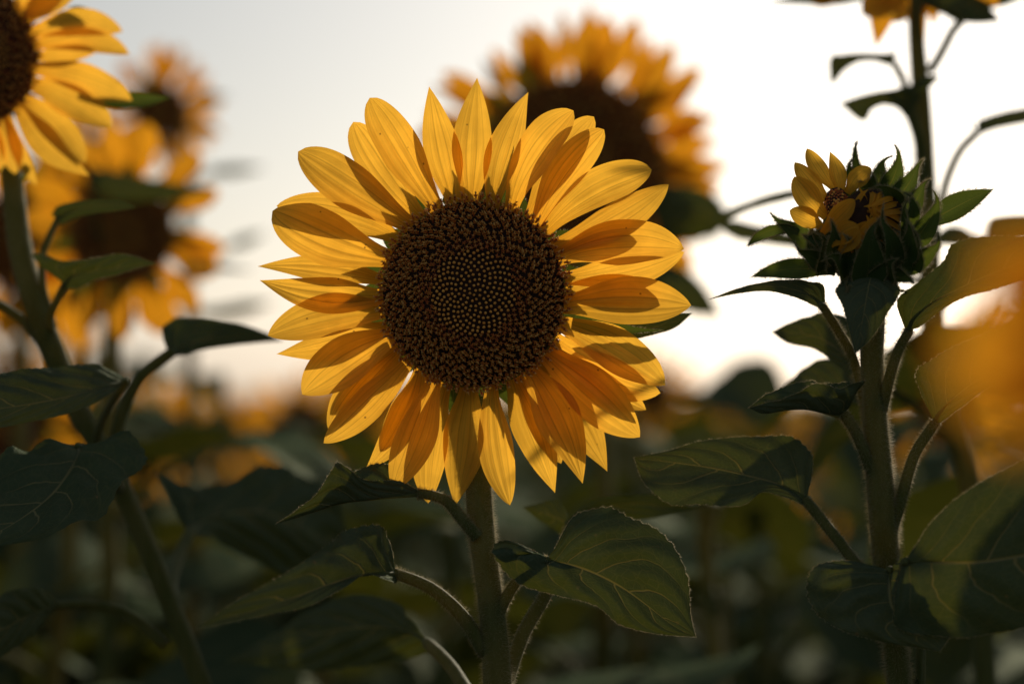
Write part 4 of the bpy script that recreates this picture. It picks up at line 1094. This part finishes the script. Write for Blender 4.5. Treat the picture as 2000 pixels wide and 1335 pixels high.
leaf(sm, [(375, 205, 375, 196, 372, 212), (410, 192, 412, 184, 410, 202), (450, 190)], 2.5, 2.5, .3, .3, seed=66, pet=[(352, 275, 2.53), (366, 240, 2.52), (375, 205, 2.5)], petr=(4, 5))
leaf(sm, [(410, 338, 410, 328, 410, 345), (460, 330, 462, 322, 462, 342), (520, 328)], 2.45, 2.4, .3, .3, seed=67, pet=[(368, 420, 2.54), (385, 360, 2.5), (410, 338, 2.45)], petr=(5, 6))
leaf(sm, [(450, 482, 452, 470, 450, 488), (480, 470, 484, 458, 482, 480), (520, 455)], 2.45, 2.4, .3, .3, seed=68, pet=[(368, 540, 2.54), (410, 505, 2.5), (450, 482, 2.45)], petr=(5, 6))
leaf(sm, [(385, 612, 385, 602, 388, 618), (430, 610, 430, 598, 432, 622), (480, 600, 482, 588, 484, 612), (535, 590)], 2.4, 2.3, .3, .3, seed=69, pet=[(368, 680, 2.54), (375, 640, 2.45), (385, 612, 2.4)], petr=(4, 5))
md = placed(238, 455, 1.82, (215, 900), 'wide blurred sunflower behind the left stem with glowing orange petals', .038, .082, 16, 70,
            (-FW + RT * .2 - UP * .1).normalized(), width=.66, narrow=.3, nu=9, nv=5)
leaf(md, [(170, 350, 170, 330, 172, 362), (220, 362, 220, 336, 222, 392), (290, 370, 292, 350, 290, 392), (360, 374, 362, 362, 362, 384), (425, 370)], 1.74, 1.68, .3, .3, seed=71, pet=[(215, 560, 1.86), (190, 450, 1.8), (180, 350, 1.74)], petr=(5, 6))
leaf(md, [(360, 520, 360, 512, 360, 526), (420, 522, 420, 515, 422, 530), (500, 528)], 1.8, 1.9, .3, .3, seed=72)
placed(150, 575, 2.5, (140, 950), 'small blurred sunflower low between the left stem and its curved petiole', .030, .068, 17, 78, (-FW + RT * .3 - UP * .3).normalized(), width=.55, narrow=.3, nu=8, nv=4)
placed(60, 470, 2.05, (40, 900), 'blurred orange sunflower deep behind the leaning left stem', .046, .098, 18, 73, (-FW + RT * .1 - UP * .2).normalized(), width=.5, narrow=.3, nu=8, nv=4)
placed(190, 330, 2.6, (150, 900), 'blurred sunflower half hidden behind the upper left flower', .034, .075, 18, 74, (-FW + RT * .3 - UP * .3).normalized(), width=.5, narrow=.3, nu=8, nv=4)

# ================================================================== flower out of focus right in front of the lens, at the right edge
DF = .43
fg = empty('sunflower', (P(2500, 1335, DF).x, P(2500, 1335, DF).y, 0), 'very blurred orange sunflower close to the lens at the right edge', 'sunflower')
FC = P(2420, 700, DF)
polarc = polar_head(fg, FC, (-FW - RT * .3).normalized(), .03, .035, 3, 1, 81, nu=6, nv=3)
FP = [(2250, 640, 1835, 700, 190, .03), (2250, 700, 1850, 780, 170, .02), (2260, 600, 1905, 560, 160, .03), (2280, 780, 1925, 860, 150, 0), (2300, 560, 1900, 500, 120, .03), (2300, 850, 2080, 980, 160, 0)]
for i, (bx, by, tx, ty, wd, bd) in enumerate(FP):
    mb = MB()
    blade(mb, P(bx, by, DF + .003 * (i % 3)), P(tx, ty, DF - .01 + .006 * (i % 2)), wd * mpp(DF), -FW, bd, .03, .2, .05, prof=PROF_PETAL, nu=14, nv=8, seed=900 + i)
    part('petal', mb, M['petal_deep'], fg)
f = Vector(fg.location)
tb, _ = tube_mb([FC + FW * .01, FC + FW * .03 - UP * .03, Vector((f.x, f.y + .03, .9)), Vector((f.x, f.y + .02, .4)), f - Vector((0, 0, .02))], [.01, .007, .009, .011, .012], 24, 10)
part('stem', tb, M['stem'], fg)
low_leaves(fg, None, (1.0, .85, .7, .5), 23)

# ================================================================== labels of the mid plants
MID_LABELS = [
 'leafy plant just beyond the right edge behind the orange foreground flower',
 'leafy blurred plant under the lower left petals of the centre flower',
 'leafy blurred plant right of the centre flower above the broad leaf',
 'blurred sunflower plant behind the leaning left stem, low at the left',
 'blurred sunflower plant at the far left edge behind the pale stem',
 'dark leafy plant in the gap left of the bud stem',
 'leafy blurred plant at the right edge behind the big toothed leaf',
 'dark leafy plant behind the rippled pale leaf low on the left',
 'dark leafy plant straight behind the main stem',
 'blurred sunflower plant behind the tall plant stem at the right',
 'dark leafy plant behind the lower right petals of the centre flower',
 'blurred sunflower between the leaning left stem and the pale petiole',
 'dark leafy plant directly behind the hairy bud stem',
 'blurred orange sunflower just left of the lowest left petals of the centre flower',
 'dark leafy plant hidden behind the bottom petals of the centre flower',
 'leafy plant on the skyline between centre flower and bud, below the bright sky',
 'dark leafy plant at the left edge under the upper left flower',
 'blurred sunflower on the skyline behind the orange foreground petals',
 'leafy plant on the skyline behind the leaning left stem',
 'blurred sunflower on the skyline just right of the centre flower petals',
 'leafy plant on the skyline left of the bud stem',
 'blurred sunflower on the skyline just left of the centre flower petals',
 'blurred sunflower below the bright gap of sky at the left',
 'leafy plant far behind the centre flower disc and stem',
 'blurred sunflower at the right edge, furthest of the near field',
 'leafy plant at the far left edge, furthest of the near field',
 'low leafy plant between the broad left-reaching leaf and the bud stem, just behind them',
 'low leafy plant behind the long drooping leaf of the main stem',
 'low leafy plant behind the heart shaped leaf of the main stem',
 'low leafy plant behind the leaning left stem near the bottom',
 'low leafy plant behind the large toothed leaf in the lower right corner',
 'low leafy plant behind the dark drooping leaf at the left edge',
 'leafy flowerless plant against the bright sky gap left of the centre flower',
 'leafy flowerless plant just right of the centre flower below the large blurred sunflower',
 'leafy flowerless plant behind the small folded leaf of the bud stem',
 'leafy flowerless plant behind the pale curved petiole at the left',
 'leafy flowerless plant midway between centre flower and bud stem']
for o in list(sc.objects):
    l = o.get('label')
    if isinstance(l, str) and l.startswith('LABEL_MID_'):
        px, py, d, tp = mids[int(l.rsplit('_', 1)[1])]
        o['label'] = MID_LABELS[int(l.rsplit('_', 1)[1])]
    elif l == 'x':
        o['label'] = 'small far blurred sunflower plant with a flower head in the dark field'
    elif l == 'y':
        o['label'] = 'small far blurred sunflower plant without a flower in the dark field'
